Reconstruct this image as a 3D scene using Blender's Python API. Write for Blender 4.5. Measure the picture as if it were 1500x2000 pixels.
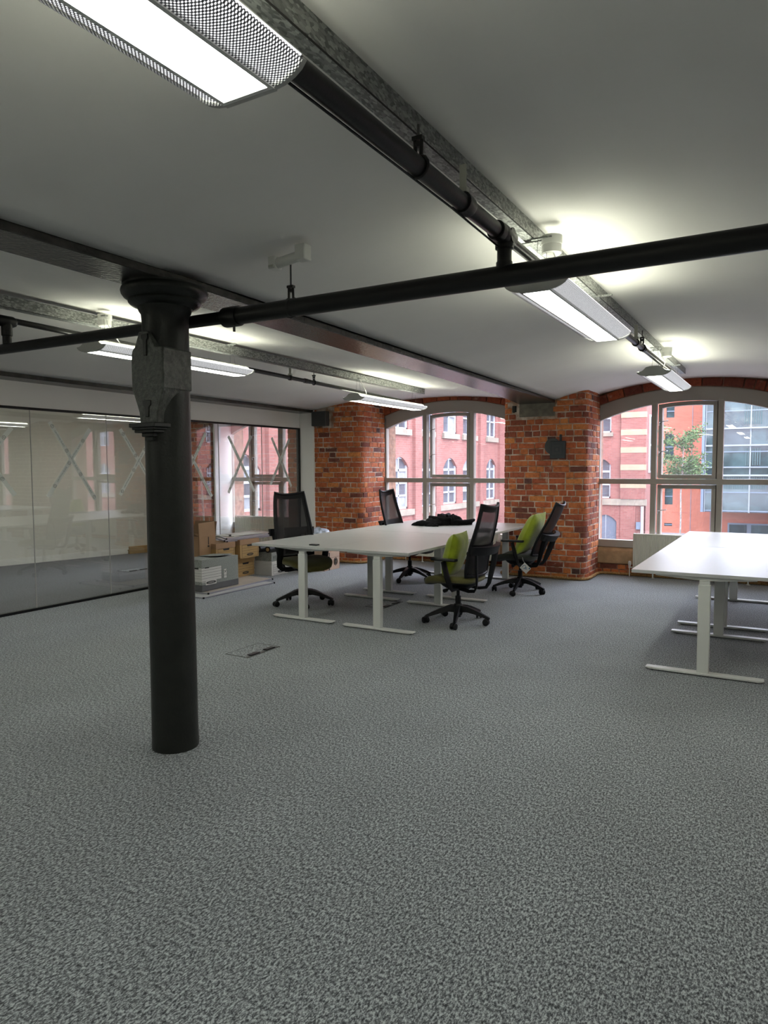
import bpy, bmesh, math, random
from mathutils import Vector, Matrix
for o in list(bpy.data.objects): bpy.data.objects.remove(o)
S = bpy.context.scene
COL = S.collection
PI = math.pi
rnd = random.Random(7)

# ------------------------------------------------------------------ camera
cam_d = bpy.data.cameras.new('camera'); cam = bpy.data.objects.new('camera', cam_d); COL.objects.link(cam)
cam_d.sensor_fit = 'VERTICAL'; cam_d.sensor_height = 36.0; cam_d.lens = 1360.055 / 2000 * 36.0
RW = [[0.86517152, 0.02761186, -0.50071531], [0.5014534, -0.0571276, 0.86329655], [-0.00476744, -0.99798498, -0.06327123]]
cam.matrix_world = Matrix(((RW[0][0], -RW[0][1], -RW[0][2], 0), (RW[1][0], -RW[1][1], -RW[1][2], 0),
                           (RW[2][0], -RW[2][1], -RW[2][2], 1.5), (0, 0, 0, 1)))
cam_d.clip_start = 0.05; cam_d.clip_end = 400
S.camera = cam

# ------------------------------------------------------------------ world, exposure
W = bpy.data.worlds.new('overcast_sky'); S.world = W; W.use_nodes = True
nt = W.node_tree; nt.nodes.clear()
wo = nt.nodes.new('ShaderNodeOutputWorld'); bg = nt.nodes.new('ShaderNodeBackground')
tc = nt.nodes.new('ShaderNodeTexCoord'); sp = nt.nodes.new('ShaderNodeSeparateXYZ'); cr = nt.nodes.new('ShaderNodeValToRGB')
cr.color_ramp.elements[0].position = 0.0; cr.color_ramp.elements[0].color = (0.76, 0.79, 1.0, 1)
cr.color_ramp.elements[1].position = 1.0; cr.color_ramp.elements[1].color = (0.84, 0.87, 1.0, 1)
nt.links.new(tc.outputs['Generated'], sp.inputs[0]); nt.links.new(sp.outputs['Z'], cr.inputs[0])
nt.links.new(cr.outputs[0], bg.inputs[0]); bg.inputs[1].default_value = SKY_STRENGTH = 6.6
nt.links.new(bg.outputs[0], wo.inputs[0])
S.view_settings.view_transform = 'Standard'; S.view_settings.look = 'None'
S.view_settings.gamma = 1.0; S.view_settings.use_curve_mapping = False
S.view_settings.exposure = 1.2
LAMP_DOWN, LAMP_UP, LAMP_COL = 12.5, 6.6, (0.96, 1.0, 0.90, 1)
# daylight portals: guide sky light through the window openings (they add no light of their own)
def portal(x, y, z, w, h):
    l = bpy.data.lights.new('window_portal', 'AREA'); l.shape = 'RECTANGLE'; l.size = w; l.size_y = h
    l.cycles.is_portal = True
    o = bpy.data.objects.new('window_portal', l); COL.objects.link(o); o.location = (x, y, z)
    o.rotation_euler = (-PI / 2, 0, 0)   # faces -Y, into the room
# ------------------------------------------------------------------ mesh helpers
class MB:
    def __init__(s): s.v = []; s.f = []; s.m = []
    def add(s, vs, fs, mi=0):
        b = len(s.v); s.v += [tuple(v) for v in vs]
        for f in fs: s.f.append([b + i for i in f]); s.m.append(mi)
    def box(s, x0, x1, y0, y1, z0, z1, mi=0, M=None):
        vs = [Vector((x, y, z)) for x in (x0, x1) for y in (y0, y1) for z in (z0, z1)]
        if M: vs = [M @ v for v in vs]
        s.add(vs, [(0, 1, 3, 2), (4, 6, 7, 5), (0, 4, 5, 1), (2, 3, 7, 6), (0, 2, 6, 4), (1, 5, 7, 3)], mi)
    def prism(s, pts, a, b, axis='y', mi=0, M=None):
        n = len(pts)
        def P(p, t):
            v = {'y': (p[0], t, p[1]), 'x': (t, p[0], p[1]), 'z': (p[0], p[1], t)}[axis]
            v = Vector(v); return M @ v if M else v
        vs = [P(p, a) for p in pts] + [P(p, b) for p in pts]
        fs = [list(range(n))[::-1], list(range(n, 2 * n))] + [(i, (i + 1) % n, n + (i + 1) % n, n + i) for i in range(n)]
        s.add(vs, fs, mi)
    def tube(s, pts, r, n=12, mi=0, caps=True, sx=1.0, M=None, closed=False):
        pts = [Vector(p) for p in pts]; k = len(pts); rs = r if isinstance(r, (list, tuple)) else [r] * k
        vs = []; prevu = None
        for i, p in enumerate(pts):
            if closed: t = (pts[(i + 1) % k] - pts[i - 1]).normalized()
            else: t = (pts[min(i + 1, k - 1)] - pts[max(i - 1, 0)]).normalized()
            if prevu is None:
                u = t.cross(Vector((0, 0, 1)));
                if u.length < 1e-3: u = t.cross(Vector((0, 1, 0)))
            else: u = prevu - t * prevu.dot(t)
            u.normalize(); w = t.cross(u); prevu = u
            for j in range(n):
                a = 2 * PI * j / n + PI / n
                v = p + (u * math.cos(a) * sx + w * math.sin(a)) * rs[i]
                vs.append(M @ v if M else v)
        fs = []
        for i in range(k if closed else k - 1):
            i2 = (i + 1) % k
            for j in range(n): fs.append((i * n + j, i * n + (j + 1) % n, i2 * n + (j + 1) % n, i2 * n + j))
        if caps and not closed: fs += [list(range(n))[::-1], list(range((k - 1) * n, k * n))]
        s.add(vs, fs, mi)
    def lathe(s, prof, c=(0, 0, 0), n=32, mi=0, M=None):
        vs = []; c = Vector(c)
        for r, z in prof:
            for j in range(n):
                a = 2 * PI * j / n; v = c + Vector((r * math.cos(a), r * math.sin(a), z)); vs.append(M @ v if M else v)
        k = len(prof); fs = [(i * n + j, i * n + (j + 1) % n, (i + 1) * n + (j + 1) % n, (i + 1) * n + j) for i in range(k - 1) for j in range(n)]
        fs += [list(range(n))[::-1], list(range((k - 1) * n, k * n))]
        s.add(vs, fs, mi)
    def grid(s, fn, nu, nv, mi=0, flip=False, closeu=False):
        vs = [fn(i / nu, j / nv) for i in range(nu + (0 if closeu else 1)) for j in range(nv + 1)]
        fs = []; cu = nu if closeu else nu + 1
        for i in range(nu):
            for j in range(nv):
                a = i * (nv + 1) + j; b = ((i + 1) % cu) * (nv + 1) + j
                q = (a, b, b + 1, a + 1); fs.append(q[::-1] if flip else q)
        s.add(vs, fs, mi)
    def loft(s, rings, caps=True, mi=0):
        n = len(rings[0]); vs = [v for r in rings for v in r]; k = len(rings)
        fs = [(i * n + j, i * n + (j + 1) % n, (i + 1) * n + (j + 1) % n, (i + 1) * n + j) for i in range(k - 1) for j in range(n)]
        if caps: fs += [list(range(n))[::-1], list(range((k - 1) * n, k * n))]
        s.add(vs, fs, mi)
    def mesh(s, name, mats):
        me = bpy.data.meshes.new(name); me.from_pydata(s.v, [], s.f)
        for m in (mats if isinstance(mats, (list, tuple)) else [mats]): me.materials.append(m)
        if any(s.m):
            me.polygons.foreach_set('material_index', s.m)
        me.update(); return me
def finish(me, smooth=40, fix=True):
    if fix:
        bm = bmesh.new(); bm.from_mesh(me); bmesh.ops.recalc_face_normals(bm, faces=bm.faces); bm.to_mesh(me); bm.free()
    if smooth:
        me.polygons.foreach_set('use_smooth', [True] * len(me.polygons)); me.set_sharp_from_angle(angle=math.radians(smooth))
def link(name, me, parent=None, bevel=0, seg=2):
    o = bpy.data.objects.new(name, me); COL.objects.link(o)
    if parent: o.parent = parent
    if bevel:
        b = o.modifiers.new('Bevel', 'BEVEL'); b.width = bevel; b.segments = seg; b.limit_method = 'ANGLE'; b.angle_limit = math.radians(40)
    return o
def obj(name, mb, mats, parent=None, smooth=40, bevel=0, seg=2, fix=True, label=None, kind=None):
    me = mb.mesh(name, mats); finish(me, smooth, fix); o = link(name, me, parent, bevel, seg)
    if label: o['label'] = label
    if kind: o['kind'] = kind
    return o
def tag(o, label, cat, group=None, kind=None):
    o['label'] = label; o['category'] = cat
    if group: o['group'] = group
    if kind: o['kind'] = kind
    return o
def thing(name, label, cat, loc=(0, 0, 0), rz=0, group=None):
    o = bpy.data.objects.new(name, None); COL.objects.link(o); o.location = loc; o.rotation_euler = (0, 0, rz)
    o.empty_display_size = .1
    return tag(o, label, cat, group)
def structure(o): o['kind'] = 'structure'; return o
def dup(root, loc=None, rz=None, label=None, group=None, name=None):
    r = root.copy(); COL.objects.link(r)
    if loc is not None: r.location = loc
    if rz is not None: r.rotation_euler = (0, 0, rz)
    if label: r['label'] = label
    if group: r['group'] = group
    for ch in list(root.children):
        c = ch.copy(); COL.objects.link(c); c.parent = r
        for g in list(ch.children):
            d = g.copy(); COL.objects.link(d); d.parent = c
    return r
def rotM(ax, ang, piv=(0, 0, 0)):
    p = Vector(piv); return Matrix.Translation(p) @ Matrix.Rotation(ang, 4, ax) @ Matrix.Translation(-p)

# ------------------------------------------------------------------ materials
def newmat(name):
    m = bpy.data.materials.new(name); m.use_nodes = True; n = m.node_tree; n.nodes.clear()
    out = n.nodes.new('ShaderNodeOutputMaterial'); p = n.nodes.new('ShaderNodeBsdfPrincipled')
    n.links.new(p.outputs[0], out.inputs[0]); return m, n, p, out
def N(n, t, **kw):
    x = n.nodes.new(t)
    for k, v in kw.items():
        if k in x.inputs: x.inputs[k].default_value = v
        else: setattr(x, k, v)
    return x
def ramp(n, stops, interp='LINEAR'):
    r = n.nodes.new('ShaderNodeValToRGB'); r.color_ramp.interpolation = interp; e = r.color_ramp.elements
    while len(e) > 1: e.remove(e[0])
    e[0].position = stops[0][0]; e[0].color = (*stops[0][1], 1)
    for p, c in stops[1:]:
        x = e.new(p); x.color = (*c, 1)
    return r
def coords(n, scale=(1, 1, 1), kind='Object'):
    t = n.nodes.new('ShaderNodeTexCoord'); mp = n.nodes.new('ShaderNodeMapping'); mp.inputs['Scale'].default_value = scale
    n.links.new(t.outputs[kind], mp.inputs[0]); return mp.outputs[0]
def mat(name, col, rough=.5, metal=0, var=0, vscale=8, bump=0, bscale=60, spec=.5, coat=0, sheen=0, col2=None):
    m, n, p, out = newmat(name)
    p.inputs['Base Color'].default_value = (*col, 1); p.inputs['Roughness'].default_value = rough
    p.inputs['Metallic'].default_value = metal; p.inputs['Specular IOR Level'].default_value = spec
    p.inputs['Coat Weight'].default_value = coat; p.inputs['Sheen Weight'].default_value = sheen
    c = coords(n)
    if var or col2:
        nz = N(n, 'ShaderNodeTexNoise', Scale=vscale, Detail=4.0); n.links.new(c, nz.inputs['Vector'])
        c2 = col2 or tuple(min(1, x * (1 + var)) for x in col); c1 = col if col2 else tuple(x * (1 - var) for x in col)
        r = ramp(n, [(.35, c1), (.65, c2)]); n.links.new(nz.outputs['Fac'], r.inputs[0]); n.links.new(r.outputs[0], p.inputs['Base Color'])
    if bump:
        nb = N(n, 'ShaderNodeTexNoise', Scale=bscale, Detail=3.0); n.links.new(c, nb.inputs['Vector'])
        b = N(n, 'ShaderNodeBump', Strength=bump, Distance=.004); n.links.new(nb.outputs['Fac'], b.inputs['Height']); n.links.new(b.outputs[0], p.inputs['Normal'])
    return m
def emis(name, col, strength):
    m, n, p, out = newmat(name); p.inputs['Base Color'].default_value = (.8, .8, .8, 1)
    p.inputs['Emission Color'].default_value = col; p.inputs['Emission Strength'].default_value = strength; return m
def glassmat(name, tint=(.93, .96, .95), refl=1.0, rough=0.0, haze=0.0):
    m = bpy.data.materials.new(name); m.use_nodes = True; n = m.node_tree; n.nodes.clear()
    out = n.nodes.new('ShaderNodeOutputMaterial'); tr = N(n, 'ShaderNodeBsdfTransparent'); tr.inputs[0].default_value = (*tint, 1)
    gl = N(n, 'ShaderNodeBsdfGlossy'); gl.inputs['Roughness'].default_value = rough; gl.inputs[0].default_value = (1, 1, 1, 1)
    g = n.nodes.new('ShaderNodeNewGeometry'); mp = N(n, 'ShaderNodeMapRange'); mp.inputs['To Min'].default_value = 1.52; mp.inputs['To Max'].default_value = 1 / 1.52
    n.links.new(g.outputs['Backfacing'], mp.inputs[0]); fr = n.nodes.new('ShaderNodeFresnel'); n.links.new(mp.outputs[0], fr.inputs['IOR'])
    ml = N(n, 'ShaderNodeMath', operation='MULTIPLY'); ml.inputs[1].default_value = refl; n.links.new(fr.outputs[0], ml.inputs[0])
    mx = n.nodes.new('ShaderNodeMixShader'); n.links.new(ml.outputs[0], mx.inputs[0]); n.links.new(tr.outputs[0], mx.inputs[1]); n.links.new(gl.outputs[0], mx.inputs[2])
    if haze:  # white translucent share imitates the pale haze over the view outside
        td = N(n, 'ShaderNodeBsdfTranslucent'); td.inputs[0].default_value = (.9, .9, .9, 1); m2 = n.nodes.new('ShaderNodeMixShader'); m2.inputs[0].default_value = haze
        n.links.new(mx.outputs[0], m2.inputs[1]); n.links.new(td.outputs[0], m2.inputs[2]); n.links.new(m2.outputs[0], out.inputs[0])
    else: n.links.new(mx.outputs[0], out.inputs[0])
    return m
def perforated(name, col, fac):
    m = bpy.data.materials.new(name); m.use_nodes = True; n = m.node_tree; n.nodes.clear()
    out = n.nodes.new('ShaderNodeOutputMaterial'); tr = N(n, 'ShaderNodeBsdfTransparent'); p = N(n, 'ShaderNodeBsdfPrincipled')
    p.inputs['Base Color'].default_value = (*col, 1); p.inputs['Roughness'].default_value = .75
    mx = n.nodes.new('ShaderNodeMixShader'); mx.inputs[0].default_value = fac
    n.links.new(tr.outputs[0], mx.inputs[1]); n.links.new(p.outputs[0], mx.inputs[2]); n.links.new(mx.outputs[0], out.inputs[0]); return m

def carpet_mat(name, dark, mid, light):
    m, n, p, out = newmat(name); c = coords(n, (165, 88, 100))
    nz = N(n, 'ShaderNodeTexNoise', Scale=1.0, Detail=5.0, Roughness=.78); n.links.new(c, nz.inputs['Vector'])
    cb = coords(n, (100, 52, 50)); nb = N(n, 'ShaderNodeTexNoise', Scale=1.0, Detail=3.0, Roughness=.6); n.links.new(cb, nb.inputs['Vector'])
    mm = N(n, 'ShaderNodeMix', data_type='FLOAT'); mm.inputs[0].default_value = .33; n.links.new(nz.outputs['Fac'], mm.inputs[2]); n.links.new(nb.outputs['Fac'], mm.inputs[3])
    r = ramp(n, [(.41, dark), (.488, mid), (.57, light)]); n.links.new(mm.outputs[0], r.inputs[0])
    c2 = coords(n, (2.2, 1.6, 1)); n2 = N(n, 'ShaderNodeTexNoise', Scale=1.0, Detail=3.0); n.links.new(c2, n2.inputs['Vector'])
    r2 = ramp(n, [(.3, (.9, .9, .9)), (.7, (1.06, 1.06, 1.06))]); n.links.new(n2.outputs['Fac'], r2.inputs[0])
    mx = N(n, 'ShaderNodeMix', data_type='RGBA', blend_type='MULTIPLY'); mx.inputs[0].default_value = 1
    n.links.new(r.outputs[0], mx.inputs[6]); n.links.new(r2.outputs[0], mx.inputs[7]); n.links.new(mx.outputs[2], p.inputs['Base Color'])
    p.inputs['Roughness'].default_value = .95; p.inputs['Specular IOR Level'].default_value = .2
    p.inputs['Sheen Weight'].default_value = .30; p.inputs['Sheen Roughness'].default_value = .4
    b = N(n, 'ShaderNodeBump', Strength=.25, Distance=.002); n.links.new(nz.outputs['Fac'], b.inputs['Height']); n.links.new(b.outputs[0], p.inputs['Normal'])
    return m
def brick_piece_mat(name, stops, mort=(.52, .42, .33)):
    m, n, p, out = newmat(name); oi = n.nodes.new('ShaderNodeObjectInfo')
    r = ramp(n, stops); n.links.new(oi.outputs['Random'], r.inputs[0])
    c = coords(n, (1, 1, 1)); nz = N(n, 'ShaderNodeTexNoise', Scale=22.0, Detail=5.0, Roughness=.65); n.links.new(c, nz.inputs['Vector'])
    r2 = ramp(n, [(.30, (.62, .58, .55)), (.5, (1, 1, 1)), (.72, (1.22, 1.25, 1.2))]); n.links.new(nz.outputs['Fac'], r2.inputs[0])
    mx = N(n, 'ShaderNodeMix', data_type='RGBA', blend_type='MULTIPLY'); mx.inputs[0].default_value = 1
    n.links.new(r.outputs[0], mx.inputs[6]); n.links.new(r2.outputs[0], mx.inputs[7])
    n3 = N(n, 'ShaderNodeTexNoise', Scale=7.0, Detail=6.0, Roughness=.7); n.links.new(c, n3.inputs['Vector'])
    r3 = ramp(n, [(.60, (0, 0, 0)), (.70, (.5, .5, .5))]); n.links.new(n3.outputs['Fac'], r3.inputs[0])
    m2 = N(n, 'ShaderNodeMix', data_type='RGBA'); n.links.new(r3.outputs[0], m2.inputs[0]); n.links.new(mx.outputs[2], m2.inputs[6]); m2.inputs[7].default_value = (*mort, 1)
    n.links.new(m2.outputs[2], p.inputs['Base Color']); p.inputs['Roughness'].default_value = .85
    b = N(n, 'ShaderNodeBump', Strength=.6, Distance=.004); n.links.new(nz.outputs['Fac'], b.inputs['Height']); n.links.new(b.outputs[0], p.inputs['Normal'])
    return m
def brick_wall_mat(name, c1, c2, mort, bw=.24, rh=.085, rot=0):
    m, n, p, out = newmat(name)
    t = n.nodes.new('ShaderNodeTexCoord'); s = n.nodes.new('ShaderNodeSeparateXYZ'); n.links.new(t.outputs['Object'], s.inputs[0])
    ad = N(n, 'ShaderNodeMath', operation='ADD'); n.links.new(s.outputs['X'], ad.inputs[0]); n.links.new(s.outputs['Y'], ad.inputs[1])
    cb = n.nodes.new('ShaderNodeCombineXYZ'); n.links.new(ad.outputs[0], cb.inputs[0]); n.links.new(s.outputs['Z'], cb.inputs[1])
    bt = N(n, 'ShaderNodeTexBrick'); n.links.new(cb.outputs[0], bt.inputs['Vector']); bt.inputs['Scale'].default_value = 1
    bt.inputs['Brick Width'].default_value = bw; bt.inputs['Row Height'].default_value = rh; bt.inputs['Mortar Size'].default_value = .007
    bt.inputs['Color1'].default_value = (*c1, 1); bt.inputs['Color2'].default_value = (*c2, 1); bt.inputs['Mortar'].default_value = (*mort, 1)
    nz = N(n, 'ShaderNodeTexNoise', Scale=.7, Detail=4.0); n.links.new(t.outputs['Object'], nz.inputs['Vector'])
    r2 = ramp(n, [(.3, (.82, .80, .80)), (.7, (1.12, 1.1, 1.1))]); n.links.new(nz.outputs['Fac'], r2.inputs[0])
    mx = N(n, 'ShaderNodeMix', data_type='RGBA', blend_type='MULTIPLY'); mx.inputs[0].default_value = 1
    n.links.new(bt.outputs['Color'], mx.inputs[6]); n.links.new(r2.outputs[0], mx.inputs[7]); n.links.new(mx.outputs[2], p.inputs['Base Color'])
    b = N(n, 'ShaderNodeBump', Strength=.4, Distance=.01); b.invert = True; n.links.new(bt.outputs['Fac'], b.inputs['Height']); n.links.new(b.outputs[0], p.inputs['Normal'])
    p.inputs['Roughness'].default_value = .9; return m
def galv_mat(name):
    m, n, p, out = newmat(name); c = coords(n, (1, .45, 1))
    v = N(n, 'ShaderNodeTexVoronoi', Scale=130.0); n.links.new(c, v.inputs['Vector'])
    bw = N(n, 'ShaderNodeSeparateColor'); n.links.new(v.outputs['Color'], bw.inputs[0])
    r = ramp(n, [(0, (.13, .135, .13)), (.5, (.24, .25, .24)), (1, (.42, .43, .41))]); n.links.new(bw.outputs[0], r.inputs[0])
    n.links.new(r.outputs[0], p.inputs['Base Color']); p.inputs['Metallic'].default_value = .55; p.inputs['Roughness'].default_value = .5
    return m

M_carpet = carpet_mat('fleck_carpet', (.019, .021, .025), (.118, .127, .138), (.43, .455, .475))
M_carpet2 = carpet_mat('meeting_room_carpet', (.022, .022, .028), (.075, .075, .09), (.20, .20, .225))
M_ceil = mat('painted_vault_plaster', (.76, .74, .715), .8, var=.03, vscale=1.2, bump=.25, bscale=9)
M_white = mat('white_wall_paint', (.82, .795, .77), .75, bump=.1, bscale=120)
M_cream = mat('meeting_room_wall_paint', (.70, .67, .62), .8, bump=.1, bscale=100)
M_iron = mat('dark_painted_iron', (.012, .013, .011), .40, var=.2, vscale=12, bump=.35, bscale=70, spec=.35)
M_ironrough = mat('flaking_painted_iron', (.060, .065, .055), .36, var=.5, vscale=45, bump=1.0, bscale=110)
M_beam = mat('painted_iron_beam', (.038, .034, .031), .27, var=.3, vscale=9, bump=.8, bscale=45)
M_greypaint = mat('grey_painted_steel', (.055, .055, .055), .45, bump=.15)
M_pipe = mat('dark_steel_pipe', (.010, .0095, .009), .38, bump=.12, bscale=90, spec=.35)
M_galv = galv_mat('galvanised_steel')
M_mortar = mat('lime_mortar', (.24, .12, .065), .95, vscale=9, bump=1.0, bscale=70, col2=(.58, .50, .42))
M_mortar_d = mat('dark_mortar', (.22, .12, .08), .95, var=.3, vscale=14, bump=1.0, bscale=70)
BR = [(0, (.12, .036, .025)), (.10, (.22, .052, .026)), (.28, (.38, .090, .034)), (.45, (.50, .150, .044)), (.60, (.42, .095, .035)), (.75, (.58, .205, .055)), (.88, (.46, .125, .038)), (.95, (.25, .058, .03)), (1, (.08, .035, .03))]
M_brick = brick_piece_mat('old_handmade_brick', BR)
M_brickred = brick_piece_mat('arch_brick', [(0, (.13, .03, .018)), (.5, (.25, .05, .022)), (1, (.34, .08, .03))])
M_stone = mat('sandstone', (.40, .27, .15), .85, var=.18, vscale=9, bump=.6)
M_pad = mat('padstone', (.16, .14, .11), .85, var=.2, vscale=12, bump=.8)
M_frame = mat('painted_window_timber', (.34, .315, .275), .5, bump=.12, bscale=40)
M_glass = glassmat('window_glass', (.95, .965, .96), haze=.009)
M_pglass = glassmat('partition_glass', (.92, .935, .925), 1.7)
M_black = mat('black_powder_coat', (.006, .006, .007), .4, spec=.3)
M_plastic = mat('black_plastic', (.006, .006, .007), .45, bump=.1, bscale=300, spec=.25)
M_mesh = perforated('black_mesh_fabric', (.007, .006, .008), .90)
M_olive = mat('olive_upholstery', (.13, .115, .030), .95, var=.12, vscale=120, bump=.4, bscale=400, sheen=.2)
M_greyup = mat('grey_green_upholstery', (.040, .044, .036), .95, var=.12, vscale=120, bump=.4, bscale=400, sheen=.2)
M_lime = mat('lime_velvet', (.29, .355, .008), .9, var=.22, vscale=9, bump=.3, bscale=200, sheen=.4)
M_desk = mat('white_melamine', (.46, .457, .45), .36, bump=.05, bscale=500, spec=.4)
M_leg = mat('white_powder_coat', (.60, .60, .575), .42)
M_coat = mat('black_jacket_fabric', (.005, .005, .006), .85, var=.3, vscale=30, bump=.3, bscale=120, spec=.15)
M_card = mat('brown_cardboard', (.34, .205, .115), .85, var=.06, vscale=5, bump=.1)
M_cardd = mat('golden_cardboard', (.40, .25, .10), .85, var=.07, vscale=5, bump=.1)
M_cardp = mat('pale_pink_cardboard', (.50, .35, .26), .85, var=.06, vscale=5)
M_greybox = mat('speckled_grey_board', (.26, .27, .25), .85, var=.35, vscale=130)
M_dgrey = mat('dark_grey_board', (.10, .10, .105), .8, var=.1)
M_paper = mat('white_board', (.62, .60, .57), .8)
M_ink = mat('black_ink', (.02, .018, .016), .8)
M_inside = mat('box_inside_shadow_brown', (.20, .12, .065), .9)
M_seal = mat('glazing_seal', (.38, .37, .36), .5)
M_alu = mat('brushed_aluminium', (.42, .42, .46), .35, .7)
M_tan = mat('pale_board_face', (.42, .36, .30), .7, var=.06)
M_tape = mat('white_warning_tape', (.72, .75, .71), .6)
M_tink = mat('tape_green_ink', (.10, .17, .155), .7)
M_rad = mat('radiator_enamel', (.62, .61, .53), .4)
M_rope = mat('manila_rope', (.36, .20, .075), .9, var=.35, vscale=60, bump=.8, bscale=200)
M_lampbody = mat('lamp_enamel', (.46, .46, .44), .5)
M_lampwhite = mat('lamp_reflector', (.80, .80, .76), .5)
M_perf = perforated('perforated_lamp_metal', (.30, .30, .32), .80)
M_down = emis('lamp_diffuser', LAMP_COL, LAMP_DOWN)
M_up = emis('lamp_uplight', (0.97, 1.0, 0.80, 1), LAMP_UP)
M_whitep = mat('white_plastic', (.66, .66, .62), .4)
M_beige = mat('aged_white_plastic', (.42, .42, .36), .5)
M_dkgrey = mat('dark_grey_plate', (.030, .034, .040), .5, bump=.3, bscale=40)
M_blue = mat('blue_print', (.02, .10, .22), .6)
M_bag = mat('clear_plastic_bag', (.45, .50, .60), .25, var=.35, vscale=14)
M_chrome = mat('chrome', (.6, .6, .6), .2, 1)
M_wood = mat('grey_timber_pole', (.30, .27, .23), .8, var=.2, vscale=20)
# ------------------------------------------------------------------ room dimensions
WY = 9.93                      # inner face of the window wall
PY = 9.20                      # front of the brick piers
GX = -6.90                     # glass partition plane
XR, YB = 7.6, -5.0             # right wall, wall behind the camera
# bays: x left, x right, crown x, crown z, left springing z at y<=3 / y=9.2, right springing z at y<=3 / y=9.2
BAYS = [(-11.9, -6.93, -8.9, (2.63, 2.60), (2.2, 2.2), (2.455, 2.43)), (-6.64, -2.985, -4.72, (2.665, 2.600), (2.452, 2.425), (2.484, 2.392)), (-2.705, .52, -1.08, (2.652, 2.645), (2.484, 2.392), (2.42, 2.40)),
        (.78, 3.97, 2.36, (2.645, 2.645), (2.42, 2.40), (2.42, 2.40)), (4.23, 7.62, 5.86, (2.645, 2.645), (2.42, 2.40), (2.4, 2.4))]
def vz(b, x, y):
    t = min(1, max(0, (y - 3) / 6.2)); m = lambda p: p[0] + (p[1] - p[0]) * t
    zc = m(b[3])
    if x < b[2]: zs, h = m(b[4]), b[2] - b[0]
    else: zs, h = m(b[5]), b[1] - b[2]
    return zs + (zc - zs) * (1 - ((x - b[2]) / h) ** 2)
mb = MB(); mb.box(GX, XR, YB, 10.2, -.10, 0); floor = structure(obj('floor', mb, M_carpet, smooth=0))
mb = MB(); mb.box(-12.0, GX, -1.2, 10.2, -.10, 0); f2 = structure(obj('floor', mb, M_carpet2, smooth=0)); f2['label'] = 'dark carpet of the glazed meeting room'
mb = MB()
for b in BAYS:
    mb.grid(lambda u, v, b=b: (b[0] + (b[1] - b[0]) * u, YB + (9.96 - YB) * v, vz(b, b[0] + (b[1] - b[0]) * u, YB + (9.96 - YB) * v) + .004 * math.sin(11 * v + 5 * u) * math.sin(7 * u)), 28, 40)
ceiling = structure(obj('ceiling', mb, M_ceil, smooth=60, fix=False))
so = ceiling.modifiers.new('Solidify', 'SOLIDIFY'); so.thickness = .05; so.offset = 1
# slab above keeps the sky out
mb = MB(); mb.box(-12.2, XR + .2, YB - .2, 10.4, 2.95, 3.1); structure(obj('ceiling', mb, M_ceil, smooth=0))['label'] = 'floor slab above the vaults'
# outer walls
mb = MB(); mb.box(XR, XR + .2, YB, 10.2, -.1, 2.95); structure(obj('wall_right', mb, M_white, smooth=0))
mb = MB(); mb.box(-12.2, XR + .2, YB - .2, YB, -.1, 2.95); structure(obj('wall_back', mb, M_white, smooth=0))
# meeting room: far wall (slightly out of square), near wall
mb = MB(); mb.prism([(-12.20, -1.2), (-12.35, -1.2), (-9.93, 9.95), (-9.78, 9.95)], -.05, 2.95, 'z')
structure(obj('wall_left', mb, M_cream, smooth=0))
mb = MB(); mb.prism([(-12.17, -1.1), (-12.18, -1.1), (-9.79, 9.93), (-9.765, 9.93)], 0, .10, 'z'); structure(obj('baseboard_left', mb, M_white, smooth=0))
mb = MB(); mb.box(-12.3, GX - .06, -1.3, -1.2, 0, 2.95); structure(obj('wall_near', mb, M_cream, smooth=0))
mb = MB(); mb.box(GX - .06, GX, YB, -1.2, 0, 2.95); structure(obj('wall_partition', mb, M_white, smooth=0))

# ------------------------------------------------------------------ windows & window wall
WINS = [(-9.15, -7.23, True), (-5.77, -3.43, True), (-2.33, .02, True), (1.20, 3.55, False), (4.65, 7.0, False)]
ZB, ZJ, ZC = .385, 2.335, 2.54   # frame bottom, arch springing, arch crown (outer)
def arc(x0, x1, zj, zc, n, xs=None):
    h = zc - zj; w = (x1 - x0) / 2; R = (w * w + h * h) / (2 * h); cx = (x0 + x1) / 2; cz = zc - R
    if xs is not None: return [(x, cz + math.sqrt(max(0, R * R - (x - cx) ** 2))) for x in xs]
    return [(x0 + (x1 - x0) * i / n, cz + math.sqrt(R * R - (x0 + (x1 - x0) * i / n - cx) ** 2)) for i in range(n + 1)], (cx, cz, R)
mb = MB()
edges = [-12.3] + [e for w in WINS for e in (w[0], w[1])] + [XR]
for i in range(0, len(edges), 2): mb.box(edges[i], edges[i + 1], 9.945, 10.35, -.1, 2.95)
for w in WINS:
    mb.box(w[0], w[1], 9.945, 10.35, -.1, .16)
    a, _ = arc(w[0], w[1], ZJ, ZC, 20)
    for i in range(20):
        mb.prism([a[i], (a[i][0], 2.95), (a[i + 1][0], 2.95), a[i + 1]], 9.945, 10.35)
wallw = structure(obj('wall_window', mb, M_mortar_d, smooth=0))

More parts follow.
